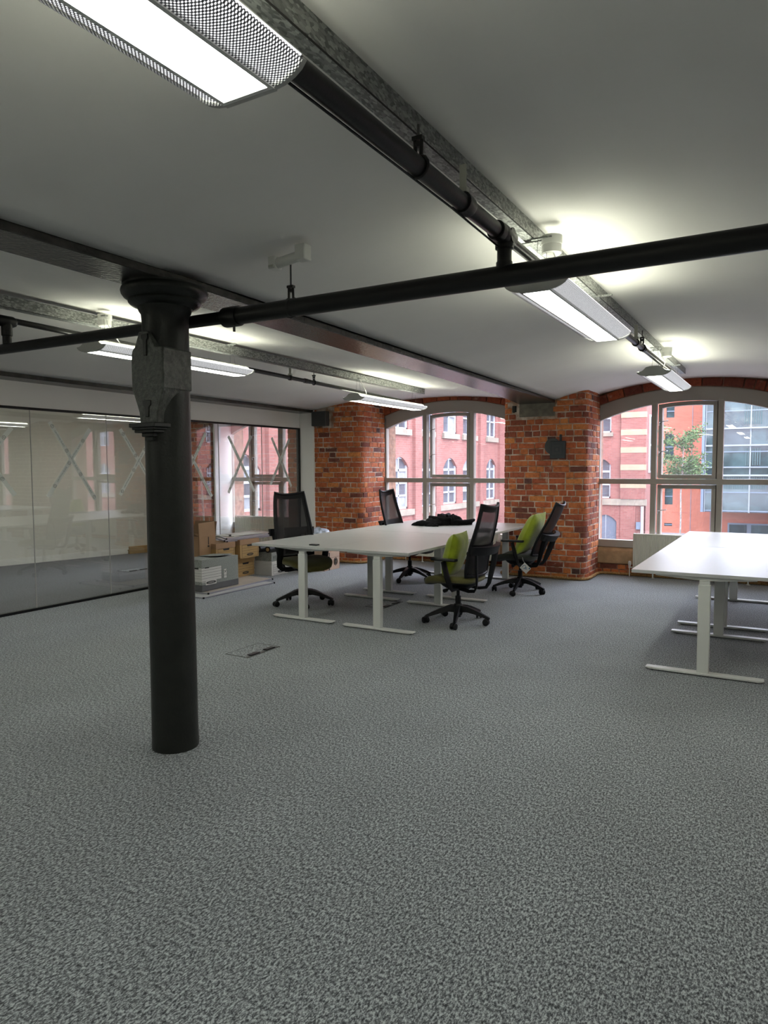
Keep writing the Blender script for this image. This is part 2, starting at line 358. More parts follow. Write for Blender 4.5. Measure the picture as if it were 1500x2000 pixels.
def window(idx, x0, x1, full):
    """timber window of three lights over three, the middle lights opening outwards"""
    w = x1 - x0; a = MB(); n = 24
    outer, _ = arc(x0, x1, ZJ, ZC, n); ci = .17
    inner, (cx, cz, R) = arc(x0 + .045, x1 - .045, 2.14, 2.365, n)
    topf = lambda x: cz + math.sqrt(R * R - (x - cx) ** 2)
    Y0, Y1 = 9.955, 10.045
    a.loft([[Vector((p_[0], Y0, p_[1])), Vector((p_[0], Y1, p_[1])), Vector((q_[0], Y1, q_[1])), Vector((q_[0], Y0, q_[1]))] for p_, q_ in zip(inner, outer)])
    k = w / 2.35
    m1, m2 = (x0 + .755 * k, x0 + 1.565 * k) if idx != 1 else (-8.63, -7.90); hw = .034
    a.box(x0, x0 + .046, Y0, Y1, ZB, 2.32); a.box(x1 - .046, x1, Y0, Y1, ZB, 2.32)
    a.box(x0, x1, Y0, Y1, ZB, .486); a.box(x0 - .0, x1, Y0 - .012, Y1, 1.263, 1.334)
    for m in (m1, m2): a.box(m - hw, m + hw, Y0 - .006, Y1, .486, topf(m) + .03)
    # bead mouldings round the fixed lights
    root = obj('window_%d' % idx, a, M_frame, bevel=.004); structure(root)
    side = [(x0 + .046, m1 - hw), (m2 + hw, x1 - .046)]
    for (p, q) in side:
        for (z0, z1, arch) in ((.486, 1.263, 0), (1.334, 0, 1)):
            g = MB()
            if arch:
                xs = [p + (q - p) * t / 8 for t in range(9)]; pts = [(p, z0)] + [(x, topf(x) + .004) for x in xs] + [(q, z0)]
            else: pts = [(p, z0), (p, z1), (q, z1), (q, z0)]
            g.prism(pts, 10.0, 10.006); obj('pane', g, M_glass, root, smooth=0)
    p, q = m1 + hw, m2 - hw
    for (z0, z1, arch) in ((.49, 1.255, 0), (1.338, 0, 1)):
        f = MB(); t = .052; hinge = (q, Y1 - .02, 0); M = rotM('Z', -math.radians(7.5 if idx != 1 else 0), hinge)
        xs = [p + .004 + (q - p - .008) * i / 8 for i in range(9)]
        top = (lambda x: topf(x) - .006) if arch else (lambda x: z1)
        f.box(p + .004, p + t, Y0 + .01, Y1 + .01, z0, top(p + .03), M=M); f.box(q - t, q - .004, Y0 + .01, Y1 + .01, z0, top(q - .03), M=M)
        f.box(p + t, q - t, Y0 + .01, Y1 + .01, z0, z0 + t, M=M)
        f.loft([[M @ Vector(v) for v in ((x, Y0 + .01, top(x) - t), (x, Y1 + .01, top(x) - t), (x, Y1 + .01, top(x)), (x, Y0 + .01, top(x)))] for x in xs])
        cs = obj('casement', f, M_frame, root, bevel=.003)
        g = MB(); pts = [(p + t, z0 + t)] + [(x, top(x) - t) for x in [p + t + (q - p - 2 * t) * i / 8 for i in range(9)]] + [(q - t, z0 + t)]
        g.prism(pts, 10.0, 10.006, M=M); obj('pane', g, M_glass, cs, smooth=0)
        hz = (2.08, 1.68) if arch else (.89,)
        for z in hz:
            h = MB(); h.box(p + .012, p + .032, Y0 - .006, Y0 + .02, z - .03, z + .03, M=M)
            h.tube([(p + .02, Y0 - .01, z), (p + .035, Y0 - .045, z + .005), (p + .08, Y0 - .055, z + .02), (p + .15, Y0 - .05, z + .03)], .006, 8, M=M)
            obj('casement_handle', h, M_chrome, cs)
    # stone sill below
    s = MB(); s.box(x0 - .01, x1 + .01, 9.925, 10.34, .158, .326); s.prism([(9.94, .326), (9.975, .384), (10.34, .384), (10.34, .326)], x0, x1, 'x')
    obj('sill', s, M_stone, root, bevel=.006)
    return root
for i, w in enumerate(WINS):
    window(i + 1, w[0], w[1], w[2]); portal((w[0] + w[1]) / 2, 9.90, 1.45, w[1] - w[0], 2.1)

# --- brick laying along a plan path ---------------------------------
def path_fn(pts, r):
    """plan polyline with rounded corners -> list of (point, outward normal, cumulative length)"""
    out = []
    P = [Vector((*p, 0)) for p in pts]
    for i, p in enumerate(P):
        if i in (0, len(P) - 1): out.append(p); continue
        a = (P[i - 1] - p).normalized(); b = (P[i + 1] - p).normalized()
        s = p + a * r; e = p + b * r; c = p + (a + b) * r
        for k in range(7):
            t = k / 6; ang = t * PI / 2
            out.append(c + (s - c) * math.cos(ang) + (e - c) * math.sin(ang))
    L = [0]
    for i in range(1, len(out)): L.append(L[-1] + (out[i] - out[i - 1]).length)
    def at(s):
        s = min(max(s, 0), L[-1] - 1e-6)
        for i in range(1, len(L)):
            if s <= L[i]: break
        t = (s - L[i - 1]) / (L[i] - L[i - 1]); p = out[i - 1].lerp(out[i], t); d = (out[i] - out[i - 1]).normalized()
        return p, Vector((d.y, -d.x, 0))
    return at, L
def brick_mesh(at, L, s0, s1, z0, z1, proud):
    ks = [s0] + [l for l in L if s0 + .004 < l < s1 - .004] + [s1]
    rings = []; b = .005; r = rnd
    jz0, jz1 = r.uniform(-.004, .004), r.uniform(-.004, .004); p2 = max(.001, proud + r.uniform(-.002, .003))
    def ring(s, ins):
        p, n = at(s); f = (s - s0) / (s1 - s0); zz0, zz1 = z0 + ins + jz0 * f, z1 - ins + jz1 * f
        return [p - n * .02 + Vector((0, 0, zz0)), p + n * (p2 - b - ins) + Vector((0, 0, zz0)), p + n * (p2 - ins) + Vector((0, 0, zz0 + b)),
                p + n * (p2 - ins) + Vector((0, 0, zz1 - b)), p + n * (p2 - b - ins) + Vector((0, 0, zz1)), p - n * .02 + Vector((0, 0, zz1))]
    rings.append(ring(ks[0], b * .7))
    rings.append(ring(min(ks[0] + b, ks[1]), 0)) 
    for s in ks[1:-1]: rings.append(ring(s, 0))
    rings.append(ring(ks[-1] - b, 0)); rings.append(ring(ks[-1], b * .7))
    return rings
def lay(parent, pts, rad, ztop, skip=None, course=.0795, visible=None, z0=0.0, matb=M_brick, limit=300, seed=1):
    at, L = path_fn(pts, rad); tot = L[-1]; rr = random.Random(seed); items = []
    z = z0; row = 0
    while z < ztop:
        h = course; s = -rr.uniform(0, .2) if row % 2 else -rr.uniform(.06, .12)
        while s < tot:
            ln = rr.choice([.225, .225, .23, .215, .11, .112]) if row % 3 else rr.choice([.11, .112, .108, .225])
            a, b = max(s, 0), min(s + ln, tot)
            if b - a > .035:
                mid = at((a + b) / 2)[0]
                if not (skip and skip(mid, z + h / 2)):
                    items.append((a + rr.uniform(.002, .008), b - rr.uniform(.002, .008), z + rr.uniform(.003, .008), z + h - rr.uniform(.003, .008), rr.uniform(.001, .008), (a + b) / 2))
            s += ln + .002
        z += h; row += 1
    if visible: items.sort(key=lambda it: (0 if visible(at(it[5])[0], at(it[5])[1]) else 1, -it[1] + it[0]))
    rest = MB()
    for i, it in enumerate(items):
        m = rest if i >= limit else MB()
        m.loft(brick_mesh(at, L, *it[:5]))
        if i < limit: obj('brick', m, matb, parent, smooth=30)
    if rest.v: obj('brick_rest', rest, matb, parent, smooth=30, kind='stuff')
    return len(items)
def pier(name, pts, rad, ztop, visible, seed, skip=None, label=None, limit=300):
    at, L = path_fn(pts, rad); core = []
    k = 40
    poly = [(at(L[-1] * i / k)[0].x, at(L[-1] * i / k)[0].y) for i in range(k + 1)]
    mb = MB(); mb.prism(poly, 0, ztop, 'z'); root = structure(obj(name, mb, M_mortar, smooth=30))
    if label: root['label'] = label
    n = lay(root, pts, rad, ztop, skip, visible=visible, seed=seed, limit=limit); print(name, 'bricks', n)
    return root
camv = Vector((0, 0, 0))
vis = lambda p, n: n.x > .2 or (n.y < -.5)
P2 = pier('wall_pier_right', [(-3.43, WY + .02), (-3.43, PY), (-2.29, PY), (-2.29, WY + .02)], .11, 2.56, vis, 3,
          skip=lambda p, z: (-3.21 < p.x < -2.69 and p.y < PY + .05 and z > 2.17) or (-3.31 < p.x < -3.2 and p.y < PY + .05 and 2.22 < z < 2.36), label='rounded brick pier between the two office windows')
mb = MB(); mb.box(-3.195, -2.70, PY - .006, PY + .2, 2.178, 2.36); obj('padstone', mb, M_pad, P2, bevel=.006)
mb = MB(); mb.box(-3.29, -3.235, PY - .02, PY + .05, 2.25, 2.335); mb.box(-3.28, -3.25, PY - .035, PY - .02, 2.24, 2.33); obj('beam_bolt', mb, M_iron, P2, bevel=.004)
P1 = pier('wall_pier_middle', [(-7.22, WY + .02), (-7.22, PY), (-5.75, PY), (-5.75, WY + .02)], .11, 2.56, vis, 5,
          skip=lambda p, z: (-6.62 < p.x < -6.32 and p.y < PY + .05 and z > 2.16) , label='rounded brick pier beside the white partition wall', limit=298)
P0 = pier('wall_pier_left', [(-9.84, PY), (-8.88, PY), (-9.12, WY)], .05, 2.56, vis, 8, skip=lambda p, z: p.y > PY + .12 and p.x > -9.2, label='brick pier inside the meeting room')
mb = MB(); mb.prism([(-8.875, PY + .05), (-8.84, PY + .05), (-9.08, WY + .01), (-9.14, WY + .01)], .0, 2.5, 'z'); obj('reveal_lining', mb, M_white, P0)
P3 = pier('wall_pier_far', [(.02, WY + .02), (.02, PY), (1.20, PY), (1.20, WY + .02)], .11, 2.56, lambda p, n: n.y < -.5, 12, limit=0, label='brick pier right of the right window')
mb = MB(); mb.box(3.55, 4.65, PY, WY + .02, 0, 2.56); structure(obj('wall_pier_end', mb, M_brickred, smooth=0))
# bricks below the sills and the brick arches over the windows, part of the window wall
for i, w in enumerate(WINS[:3]):
    lay(wallw, [(w[0], 9.942), (w[1], 9.942)], 0, .150, z0=.0, course=.077, seed=20 + i, limit=40)
def arch_bricks(w, seed):
    rr = random.Random(seed); a, (cx, cz, R) = arc(w[0], w[1], ZJ, ZC, 20); half = math.asin((w[1] - w[0]) / 2 / R); th = -half - .02
    while th < half:
        dth = rr.choice([.235, .22, .115, .23]) / R; b = MB(); r0 = R + .006; r1 = R + rr.uniform(.118, .128); y0 = 9.915 + rr.uniform(-.006, .004)
        q = [(th + .004 / R), th + dth / 2, th + dth - .004 / R]
        pts = [(cx + r0 * math.sin(t), cz + r0 * math.cos(t)) for t in q] + [(cx + r1 * math.sin(t), cz + r1 * math.cos(t)) for t in q[::-1]]
        b.prism(pts, y0, 10.0); obj('arch_brick', b, M_brickred, wallw, smooth=0, bevel=.005, seg=1); th += dth + .002
for i, w in enumerate(WINS[:3]): arch_bricks(w, 40 + i)

# ------------------------------------------------------------------ glazed partition
mb = MB(); mb.box(-6.96, -6.897, -1.2, 9.18, 2.145, 2.60); mb.box(-6.96, -6.62, 9.165, 9.20, 0, 2.56); mb.box(-6.96, -6.897, 9.165, 9.2, 0, 2.4)
structure(obj('wall_partition', mb, M_white, smooth=0))['label'] = 'white bulkhead and end panel round the glazing'
gp = MB(); gp.box(-6.94, -6.885, -1.2, 9.165, 0, .028); gp.box(-6.94, -6.885, -1.2, 9.165, 2.125, 2.15); gp.box(-6.94, -6.885, 9.13, 9.165, 0, 2.15); gp.box(-6.94, -6.885, -1.2, -1.17, 0, 2.15)
part = obj('glass_partition', gp, M_black, bevel=.002); tag(part, 'frameless glass office partition with black channels along the left side', 'partition')
js = [-1.17, -.13, .80, 1.73, 2.655, 3.58, 4.50, 5.446, 6.37, 7.296, 8.222, 9.13]
for a, b in zip(js[:-1], js[1:]):
    g = MB(); g.box(-6.906, -6.896, a + .002, b - .002, .028, 2.125); obj('glass_panel', g, M_pglass, part, smooth=0)
for y in js[1:-1]:
    g = MB(); g.box(-6.9065, -6.8955, y - .003, y + .003, .028, 2.125); obj('joint_strip', g, M_seal, part, smooth=0)

# ------------------------------------------------------------------ cast iron beams and column
def beam(prof, label, thick=.045):
    """prof: list of (y, xl, xr, z of soffit)"""
    mb = MB(); rings = [[Vector((xl, y, z)), Vector((xr, y, z)), Vector((xr, y, z + thick)), Vector(((xl + xr) / 2 + .03, y, z + thick + .03)), Vector(((xl + xr) / 2 + .03, y, 2.9)), Vector(((xl + xr) / 2 - .03, y, 2.9)), Vector(((xl + xr) / 2 - .03, y, z + thick + .03)), Vector((xl, y, z + thick))] for y, xl, xr, z in prof]
    mb.loft(rings); o = obj('ceiling_beam', mb, M_beam, smooth=30, bevel=.006); tag(o, label, 'beam'); return o
beam([(-4.98, -2.98, -2.70, 2.44), (1.8, -2.975, -2.705, 2.445), (2.62, -2.985, -2.70, 2.445), (3.4, -2.993, -2.70, 2.43), (4.6, -3.005, -2.70, 2.41), (6.2, -3.02, -2.70, 2.387), (8.0, -3.06, -2.70, 2.365), (9.19, -3.19, -2.70, 2.352)],
     'dark painted iron ceiling beam resting on the column', .04)
beam([(-4.98, -6.95, -6.62, 2.41), (4, -6.95, -6.62, 2.41), (9.165, -6.95, -6.62, 2.385)], 'dark grey iron beam along the top of the white partition wall', .045)
beam([(-4.98, .50, .80, 2.38), (9.19, .5, .80, 2.36)], 'iron ceiling beam outside the picture on the right', .045)
beam([(-4.98, 3.95, 4.25, 2.38), (9.19, 3.95, 4.25, 2.36)], 'iron ceiling beam far right outside the picture', .045)
mb = MB(); mb.box(-6.61, -6.335, 9.10, 9.23, 2.17, 2.40); o = obj('bearing_box', mb, M_greypaint, P1, bevel=.004)

cx, cy = -2.844, 2.631
col_t = thing('iron_column', 'dark painted cast iron column standing on the carpet', 'column', (cx, cy, 0))
mb = MB(); mb.lathe([(.124, 0), (.124, .02), (.1225, .05), (.121, .5), (.1185, 1.5), (.117, 2.06)]); obj('shaft', mb, M_iron, col_t)
mb = MB(); mb.lathe([(.116, 2.0), (.118, 2.15), (.119, 2.26), (.122, 2.30), (.132, 2.315), (.136, 2.328), (.140, 2.335), (.168, 2.345), (.180, 2.355), (.184, 2.362), (.182, 2.372), (.205, 2.385), (.216, 2.40), (.220, 2.415), (.216, 2.43), (.210, 2.436), (.210, 2.446), (.20, 2.449)], n=48); obj('capital', mb, M_iron, col_t)
mb = MB()   # bracket seat cast on the shaft: pad facing the room, side cheeks, little moulded shelf
pad = [(-.050, 2.20), (.015, 2.20), (.045, 2.155), (.062, 2.12), (.118, 2.115), (.118, 1.90), (.100, 1.86), (.075, 1.79), (.070, 1.73), (-.055, 1.73), (-.060, 1.79), (-.095, 1.88), (-.108, 1.91), (-.108, 2.085), (-.100, 2.11), (-.080, 2.13), (-.062, 2.17)]
mb.prism(pad, -.135, -.02); obj('bracket_pad', mb, M_ironrough, col_t, bevel=.005)
mb = MB(); mb.box(.02, .1215, -.134, .06, 1.905, 2.112); mb.box(-.112, .0, -.134, .05, 1.92, 2.07); obj('bracket_cheek', mb, M_ironrough, col_t, bevel=.006)
mb = MB(); mb.prism([(-.030, 2.185), (.022, 2.185), (.022, 2.165), (.012, 2.15), (.010, 2.075), (-.014, 2.075), (-.016, 2.15), (-.030, 2.165)], -.142, -.10); obj('bracket_tongue', mb, M_iron, col_t, bevel=.003)
mb = MB(); mb.prism([(-.030, 1.85), (.030, 1.85), (.030, 1.825), (.016, 1.815), (.014, 1.765), (-.012, 1.765), (-.014, 1.815), (-.030, 1.825)], -.140, -.10); obj('bracket_slot', mb, M_iron, col_t, bevel=.003)
mb = MB()
for z0, z1, e in ((1.712, 1.735, .0), (1.70, 1.712, .012), (1.685, 1.70, .022), (1.665, 1.685, .052), (1.645, 1.665, .064)): mb.box(-.095 + e, .095 - e, -.175 + e * .7, -.02, z0, z1)
obj('bracket_shelf', mb, M_iron, col_t, bevel=.004)

# ------------------------------------------------------------------ pipes and trunking
def lin(y, p, q):
    t = (y - p[0]) / (q[0] - p[0]); return p[1] + (q[1] - p[1]) * t
def pipe(label, pts, r, couplings=(), tees=()):
    mb = MB(); mb.tube(pts, r, 20); o = obj('sprinkler_pipe', mb, M_pipe); tag(o, label, 'pipe')
    a, b = Vector(pts[0]), Vector(pts[-1]); d = (b - a).normalized()
    for t, rr, ln in couplings:
        c = a + d * t; m = MB(); m.tube([c - d * ln, c - d * (ln - .008), c + d * (ln - .008), c + d * ln], [rr * .96, rr, rr, rr * .96], 20); obj('coupling', m, M_pipe, o)
    return o
# cross pipe runs left to right behind the column, thinner left of the reducer
CY, CZ = 2.795, 2.292
o = pipe('thick dark pipe crossing the room below the ceiling, right part beyond the reducer', [(-2.56, CY, CZ - .003), (7.58, CY, CZ + .002)], .044, [(.03, .052, .05), (.42, .046, .01)])
m = MB(); m.tube([(-2.50, CY - .02, CZ - .05), (-2.50, CY - .02, CZ - .085)], .007, 8); obj('drain_nipple', m, M_pipe, o)
o = pipe('thinner dark pipe passing behind the column towards the left wall', [(-2.58, CY, CZ), (-6.86, CY, CZ + .02)], .033, [])
# bay pipes
R0, R1 = (-1.9, 2.452), (9.0, 2.450)
o = pipe('dark pipe under the right ceiling trunking', [(-1.04, -4.9, 2.452), (-1.04, 2.80, 2.45)], .030, [(2.39 + 4.9, .037, .03), (2.74 + 4.9, .040, .045)])
m = MB(); m.tube([(-1.04, CY, 2.31), (-1.04, CY, 2.345), (-1.04, CY, 2.35), (-1.04, CY, 2.395), (-1.04, CY, 2.40), (-1.04, CY, 2.44)], [.034, .034, .030, .030, .038, .038], 20); obj('riser', m, M_pipe, o)
m = MB(); m.tube([(-1.075, CY, 2.45), (-1.0, CY, 2.45)], .030, 16); m.tube([(-1.04, CY - .07, 2.45), (-1.04, CY - .06, 2.45), (-1.04, CY + .05, 2.45), (-1.04, CY + .06, 2.45)], [.036, .041, .041, .036], 20); obj('tee_fitting', m, M_pipe, o)
m = MB(); m.tube([(-1.055, -4.9, 2.418), (-1.055, 2.3, 2.416), (-1.05, 2.74, 2.40)], .004, 6); obj('cable', m, M_pipe, o)
o2 = pipe('smaller dark pipe continuing to the right window', [(-1.04, 2.82, 2.45), (-1.04, 7.7, 2.45)], .021, [(5.70 - 2.82, .026, .02), (6.0 - 2.82, .025, .012)])
LZ = lambda y: 2.490 + (y - 2.79) * (2.420 - 2.490) / 4.1
o3 = pipe('dark pipe under the left ceiling trunking', [(-4.50, CY + .01, LZ(2.8)), (-4.50, 8.2, LZ(8.2))], .020, [(3.3, .026, .03), (3.36, .023, .02)])
m = MB(); m.tube([(-4.50, CY, 2.33), (-4.50, CY, 2.38), (-4.50, CY, 2.385), (-4.50, CY, 2.46)], [.028, .028, .034, .034], 16); m.tube([(-4.50, CY - .07, 2.478), (-4.50, CY - .05, 2.478), (-4.50, CY + .04, 2.478), (-4.50, CY + .06, 2.478)], [.032, .037, .037, .028], 16); obj('tee_fitting', m, M_pipe, o3)
o4 = pipe('dark pipe left of the tee near the left edge', [(-4.50, -4.8, 2.49), (-4.50, CY, 2.478)], .028, [])
# hangers
def hanger(label, x, y, zp, rp, ztop, wide=.03):
    mb = MB(); k = []
    for i in range(13):
        a = -PI / 2 + (i - 6) * PI / 6.6; k.append((x + (rp + .004) * math.cos(a), y, zp + (rp + .004) * math.sin(a)))
    top = (x, y, zp + rp + .055)
    mb.tube([(x - .012, y, zp + rp + .058)] + k + [(x + .012, y, zp + rp + .058)], .0065, 8)
    mb.box(x - .018, x + .018, y - .011, y + .011, zp + rp + .050, zp + rp + .062); mb.tube([(x, y, zp + rp + .03), (x, y, zp + rp + .045)], .010, 6)
    o = obj('pipe_hanger', mb, M_pipe); tag(o, label, 'hanger')
    m = MB(); m.tube([(x, y, zp + rp + .06), (x, y, ztop)], .0045, 8); obj('threaded_rod', m, M_greypaint, o)
    return o
hanger('stirrup hanger of the thick pipe left of the right trunking, nearest the camera', -1.04, 2.02, 2.451, .030, 2.58)
hanger('stirrup hanger of the cross pipe below the white ceiling anchor', -2.145, CY, CZ, .044, 2.50)
hanger('small stirrup hanger on the left bay pipe, right of the grey clip', -4.50, 6.25, LZ(6.25), .020, 2.55)
hanger('small hanger on the right bay pipe before the last lamp', -1.04, 5.92, 2.45, .021, 2.585)
def clamp(label, x, y, zp, rp, ztop, matp):
    mb = MB(); mb.tube([(x, y - .012, zp), (x, y + .012, zp)], rp + .008, 18); o = obj('pipe_clamp', mb, M_pipe); tag(o, label, 'clamp')
    m = MB(); m.box(x - .013, x + .013, y - .004, y + .004, zp + rp + .004, ztop); m.box(x - .02, x + .02, y - .013, y + .013, zp + rp + .004, zp + rp + .022)
    obj('slotted_strap', m, matp, o, bevel=.002); return o
clamp('pipe clamp on a pale slotted strap beside the tee', -1.04, 2.37, 2.451, .030, 2.585, M_beige)
clamp('pipe clamp on the right bay pipe just past the second lamp', -1.04, 5.66, 2.45, .021, 2.585, M_beige)
clamp('grey clip block on the left bay pipe', -4.50, 5.83, LZ(5.83), .020, 2.54, M_beige)
# white ceiling anchor of the cross pipe hanger
t = thing('ceiling_anchor', 'white painted anchor block on the ceiling above the cross pipe', 'anchor', (-2.145, CY, 2.50))
mb = MB(); mb.tube([(-.10, 0, .015), (.10, -.02, .028)], .026, 10); mb.box(-.12, -.075, -.03, .03, -.012, .05); mb.box(.06, .12, -.05, .01, .0, .075); obj('block', mb, M_whitep, t, bevel=.006)
mb = MB(); mb.box(-.115, -.085, -.032, -.028, -.004, .006); obj('slot', mb, M_beige, t)

def trunking(label, x0, x1, ya, za, yb, zb, h):
    mb = MB(); mb.loft([[Vector((x0, y, z)), Vector((x1, y, z)), Vector((x1, y, z + h)), Vector((x0, y, z + h))] for y, z in ((ya, za), (yb, zb))])
    o = obj('cable_trunking', mb, M_galv, bevel=.003, smooth=30); tag(o, label, 'trunking')
    m = MB(); m.loft([[Vector((x1 - .006, y, z - .0015)), Vector((x1 - .001, y, z - .0015)), Vector((x1 - .001, y, z + .002)), Vector((x1 - .006, y, z + .002))] for y, z in ((ya, za), (yb, zb))]); obj('lid_seam', m, M_ink, o)
    return o
trunking('galvanised cable trunking along the crown of the right vault', -1.13, -1.072, -4.9, 2.582, 8.9, 2.582, .07)
trunking('galvanised cable trunking along the crown of the left vault', -4.49, -4.41, -4.9, 2.590, 8.75, 2.522, .075)
# ------------------------------------------------------------------ suspended lamps
def perf_dots(name, pitch=.0045):
    m = bpy.data.materials.new(name); m.use_nodes = True; n = m.node_tree; n.nodes.clear()
    out = n.nodes.new('ShaderNodeOutputMaterial'); p = N(n, 'ShaderNodeBsdfPrincipled'); p.inputs['Base Color'].default_value = (.25, .25, .27, 1); p.inputs['Roughness'].default_value = .45
    tr = N(n, 'ShaderNodeBsdfTransparent'); t = n.nodes.new('ShaderNodeTexCoord'); s = n.nodes.new('ShaderNodeSeparateXYZ'); n.links.new(t.outputs['Object'], s.inputs[0])
    k = 2 * PI / pitch; ms = []
    for ax in ('X', 'Y'):
        a = N(n, 'ShaderNodeMath', operation='MULTIPLY'); a.inputs[1].default_value = k / 2; n.links.new(s.outputs[ax], a.inputs[0])
        b = N(n, 'ShaderNodeMath', operation='SINE'); n.links.new(a.outputs[0], b.inputs[0]); ms.append(b)
    c = N(n, 'ShaderNodeMath', operation='MULTIPLY'); n.links.new(ms[0].outputs[0], c.inputs[0]); n.links.new(ms[1].outputs[0], c.inputs[1])
    g = N(n, 'ShaderNodeMath', operation='GREATER_THAN'); g.inputs[1].default_value = .12; n.links.new(c.outputs[0], g.inputs[0])
    mx = n.nodes.new('ShaderNodeMixShader'); n.links.new(g.outputs[0], mx.inputs[0]); n.links.new(p.outputs[0], mx.inputs[1]); n.links.new(tr.outputs[0], mx.inputs[2])
    n.links.new(mx.outputs[0], out.inputs[0]); return m
M_dots = perf_dots('perforated_steel_sheet')
M_liner = emis('glowing_lamp_liner', (.97, .98, 1.0, 1), .45)
def make_lamp(L=1.5):
    t = thing('ceiling_lamp', '', 'lamp')
    low = [(.071, .003), (.095, .006), (.120, .015), (.138, .026), (.150, .040)]
    upc = [(.150, .042), (.128, .043), (.106, .048), (.090, .058), (.078, .070)]
    hump = [(-.078, .070), (-.066, .082), (-.03, .090), (.03, .090), (.066, .082), (.078, .070)]
    full = low + upc + hump[::-1][1:-1] + [(-x, z) for x, z in (low + upc)[::-1]]
    e = MB(); full2 = [(-.071, .0), (.071, .0)] + low + upc + hump[::-1] + [(-x, z) for x, z in upc[::-1]] + [(-x, z) for x, z in low[::-1]]
    cap = []
    for p in full2:
        if not cap or (abs(cap[-1][0] - p[0]) + abs(cap[-1][1] - p[1])) > 1e-4: cap.append(p)
    for y in (0, L - .012):
        c = MB(); c.prism(cap, y, y + .012); obj('end_cap', c, M_lampbody, t, smooth=30)
    for s in (-1, 1):
        w = MB(); w.grid(lambda u, v: (s * (low[round(u * 4)][0]), .012 + (L - .024) * v, low[round(u * 4)][1]), 4, 1)
        obj('perforated_wing', w, M_dots, t, smooth=60, fix=False)
        li = MB(); li.grid(lambda u, v: (s * (low[round(u * 4)][0] * .985), .014 + (L - .028) * v, low[round(u * 4)][1] + .008), 4, 1); obj('wing_liner', li, M_liner, t, smooth=60, fix=False)
        us = [(.136, .046), (.124, .046), (.106, .050), (.092, .059), (.079, .070)]; up = MB(); up.grid(lambda u, v: (s * (us[round(u * 4)][0]), .014 + (L - .028) * v, us[round(u * 4)][1]), 4, 1, flip=(s < 0)); obj('uplight_strip', up, M_up, t, smooth=60, fix=False)
    h = MB(); h.prism(hump + [(.076, .050), (-.076, .050)], .012, L - .012); obj('gear_housing', h, M_lampwhite, t, smooth=60)
    d = MB(); d.box(-.062, .062, .020, L - .020, .004, .007); obj('diffuser', d, M_down, t, smooth=0)
    f = MB(); f.box(-.072, -.062, .012, L - .012, .0, .012); f.box(.062, .072, .012, L - .012, 0, .012); f.box(-.062, .062, .012, .022, .0, .010); f.box(-.062, .062, L - .022, L - .012, .0, .010)
    obj('diffuser_frame', f, M_lampwhite, t, smooth=0)
    for y in (.10, L - .12):
        for x in (-.03, .03): wr = MB(); wr.tube([(x, y, .088), (x * .6, y, .27)], .0011, 5); obj('suspension_wire', wr, M_greypaint, t)
        wr = MB(); wr.box(-.05, .05, y - .012, y + .012, .262, .270); obj('wire_bracket', wr, M_galv, t)
    cb = MB(); cb.tube([(.03, .22, .088), (.06, .18, .10), (.075, .14, .13), (.05, .11, .20), (.02, .10, .266)], .003, 6); obj('supply_cable', cb, M_whitep, t)
    return t
lamp = make_lamp(); lamp.location = (-1.045, -.27, 2.31)
G = 'suspended ceiling lamps with perforated wings'
lamp['label'] = 'lit ceiling lamp nearest the camera, large at the top left edge'; lamp['group'] = G
dup(lamp, (-1.035, 3.18, 2.31), 0, 'lit ceiling lamp half behind the thick cross pipe on the right')
dup(lamp, (-1.075, 6.70, 2.315), 0, 'small lit ceiling lamp before the right arched window')
l = dup(lamp, (-4.30, 3.28, 2.332), 0, 'lit ceiling lamp seen behind the iron column'); l.scale = (1, 1.06, 1)
l = dup(lamp, (-4.41, 6.90, 2.283), 0, 'lit ceiling lamp in front of the brick pier and left arched window'); l.scale = (1, 1.10, 1)
for x, y, lab in ((-4.4, -.2, 'lit ceiling lamp beyond the left edge, level with the camera'), (-1.06, -3.6, 'lit ceiling lamp behind the camera under the right trunking'), (2.4, -.2, 'lit ceiling lamp in the next bay to the right, level with the camera'),
                  (2.4, 3.2, 'lit ceiling lamp in the next bay to the right, middle'), (2.4, 6.7, 'lit ceiling lamp in the next bay to the right, by the window'), (5.9, 3.2, 'lit ceiling lamp in the bay farthest to the right'),
                  (-4.4, -3.6, 'lit ceiling lamp behind the camera in the left bay'), (-8.9, .6, 'added unseen ceiling lamp in the hidden end of the meeting room'), (-8.9, 3.6, 'added unseen ceiling lamp in the meeting room left of the picture'),
                  (-8.6, 6.2, 'added unseen ceiling lamp in the meeting room above the glass')):  # the meeting room lamps are added out of view to brighten its wall
    dup(lamp, (x, y, 2.32), 0, lab)
def sensor(label, x, y, z):
    mb = MB(); mb.lathe([(.040, 0), (.046, .006), (.046, .045)], (x + .045, y, z), 24); mb.lathe([(.048, .045), (.050, .05), (.050, .085)], (x + .045, y, z), 24)
    o = obj('motion_sensor', mb, M_whitep); tag(o, label, 'sensor')
    m = MB(); m.box(x - .13, x + .03, y - .03, y + .02, z + .062, z + .067); obj('bracket', m, M_galv, o)
    m = MB(); m.lathe([(.0465, .047), (.0465, .084)], (x + .045, y, z), 24); obj('dark_base', m, M_greypaint, o); return o
sensor('round white sensor on the right trunking just above the cross pipe', -1.045, 3.32, 2.505)
sensor('small round sensor on the right trunking near the last lamp', -1.045, 6.92, 2.505)
sensor('round sensor on the left trunking above the pipe left of the column', -4.36, 3.42, 2.53)

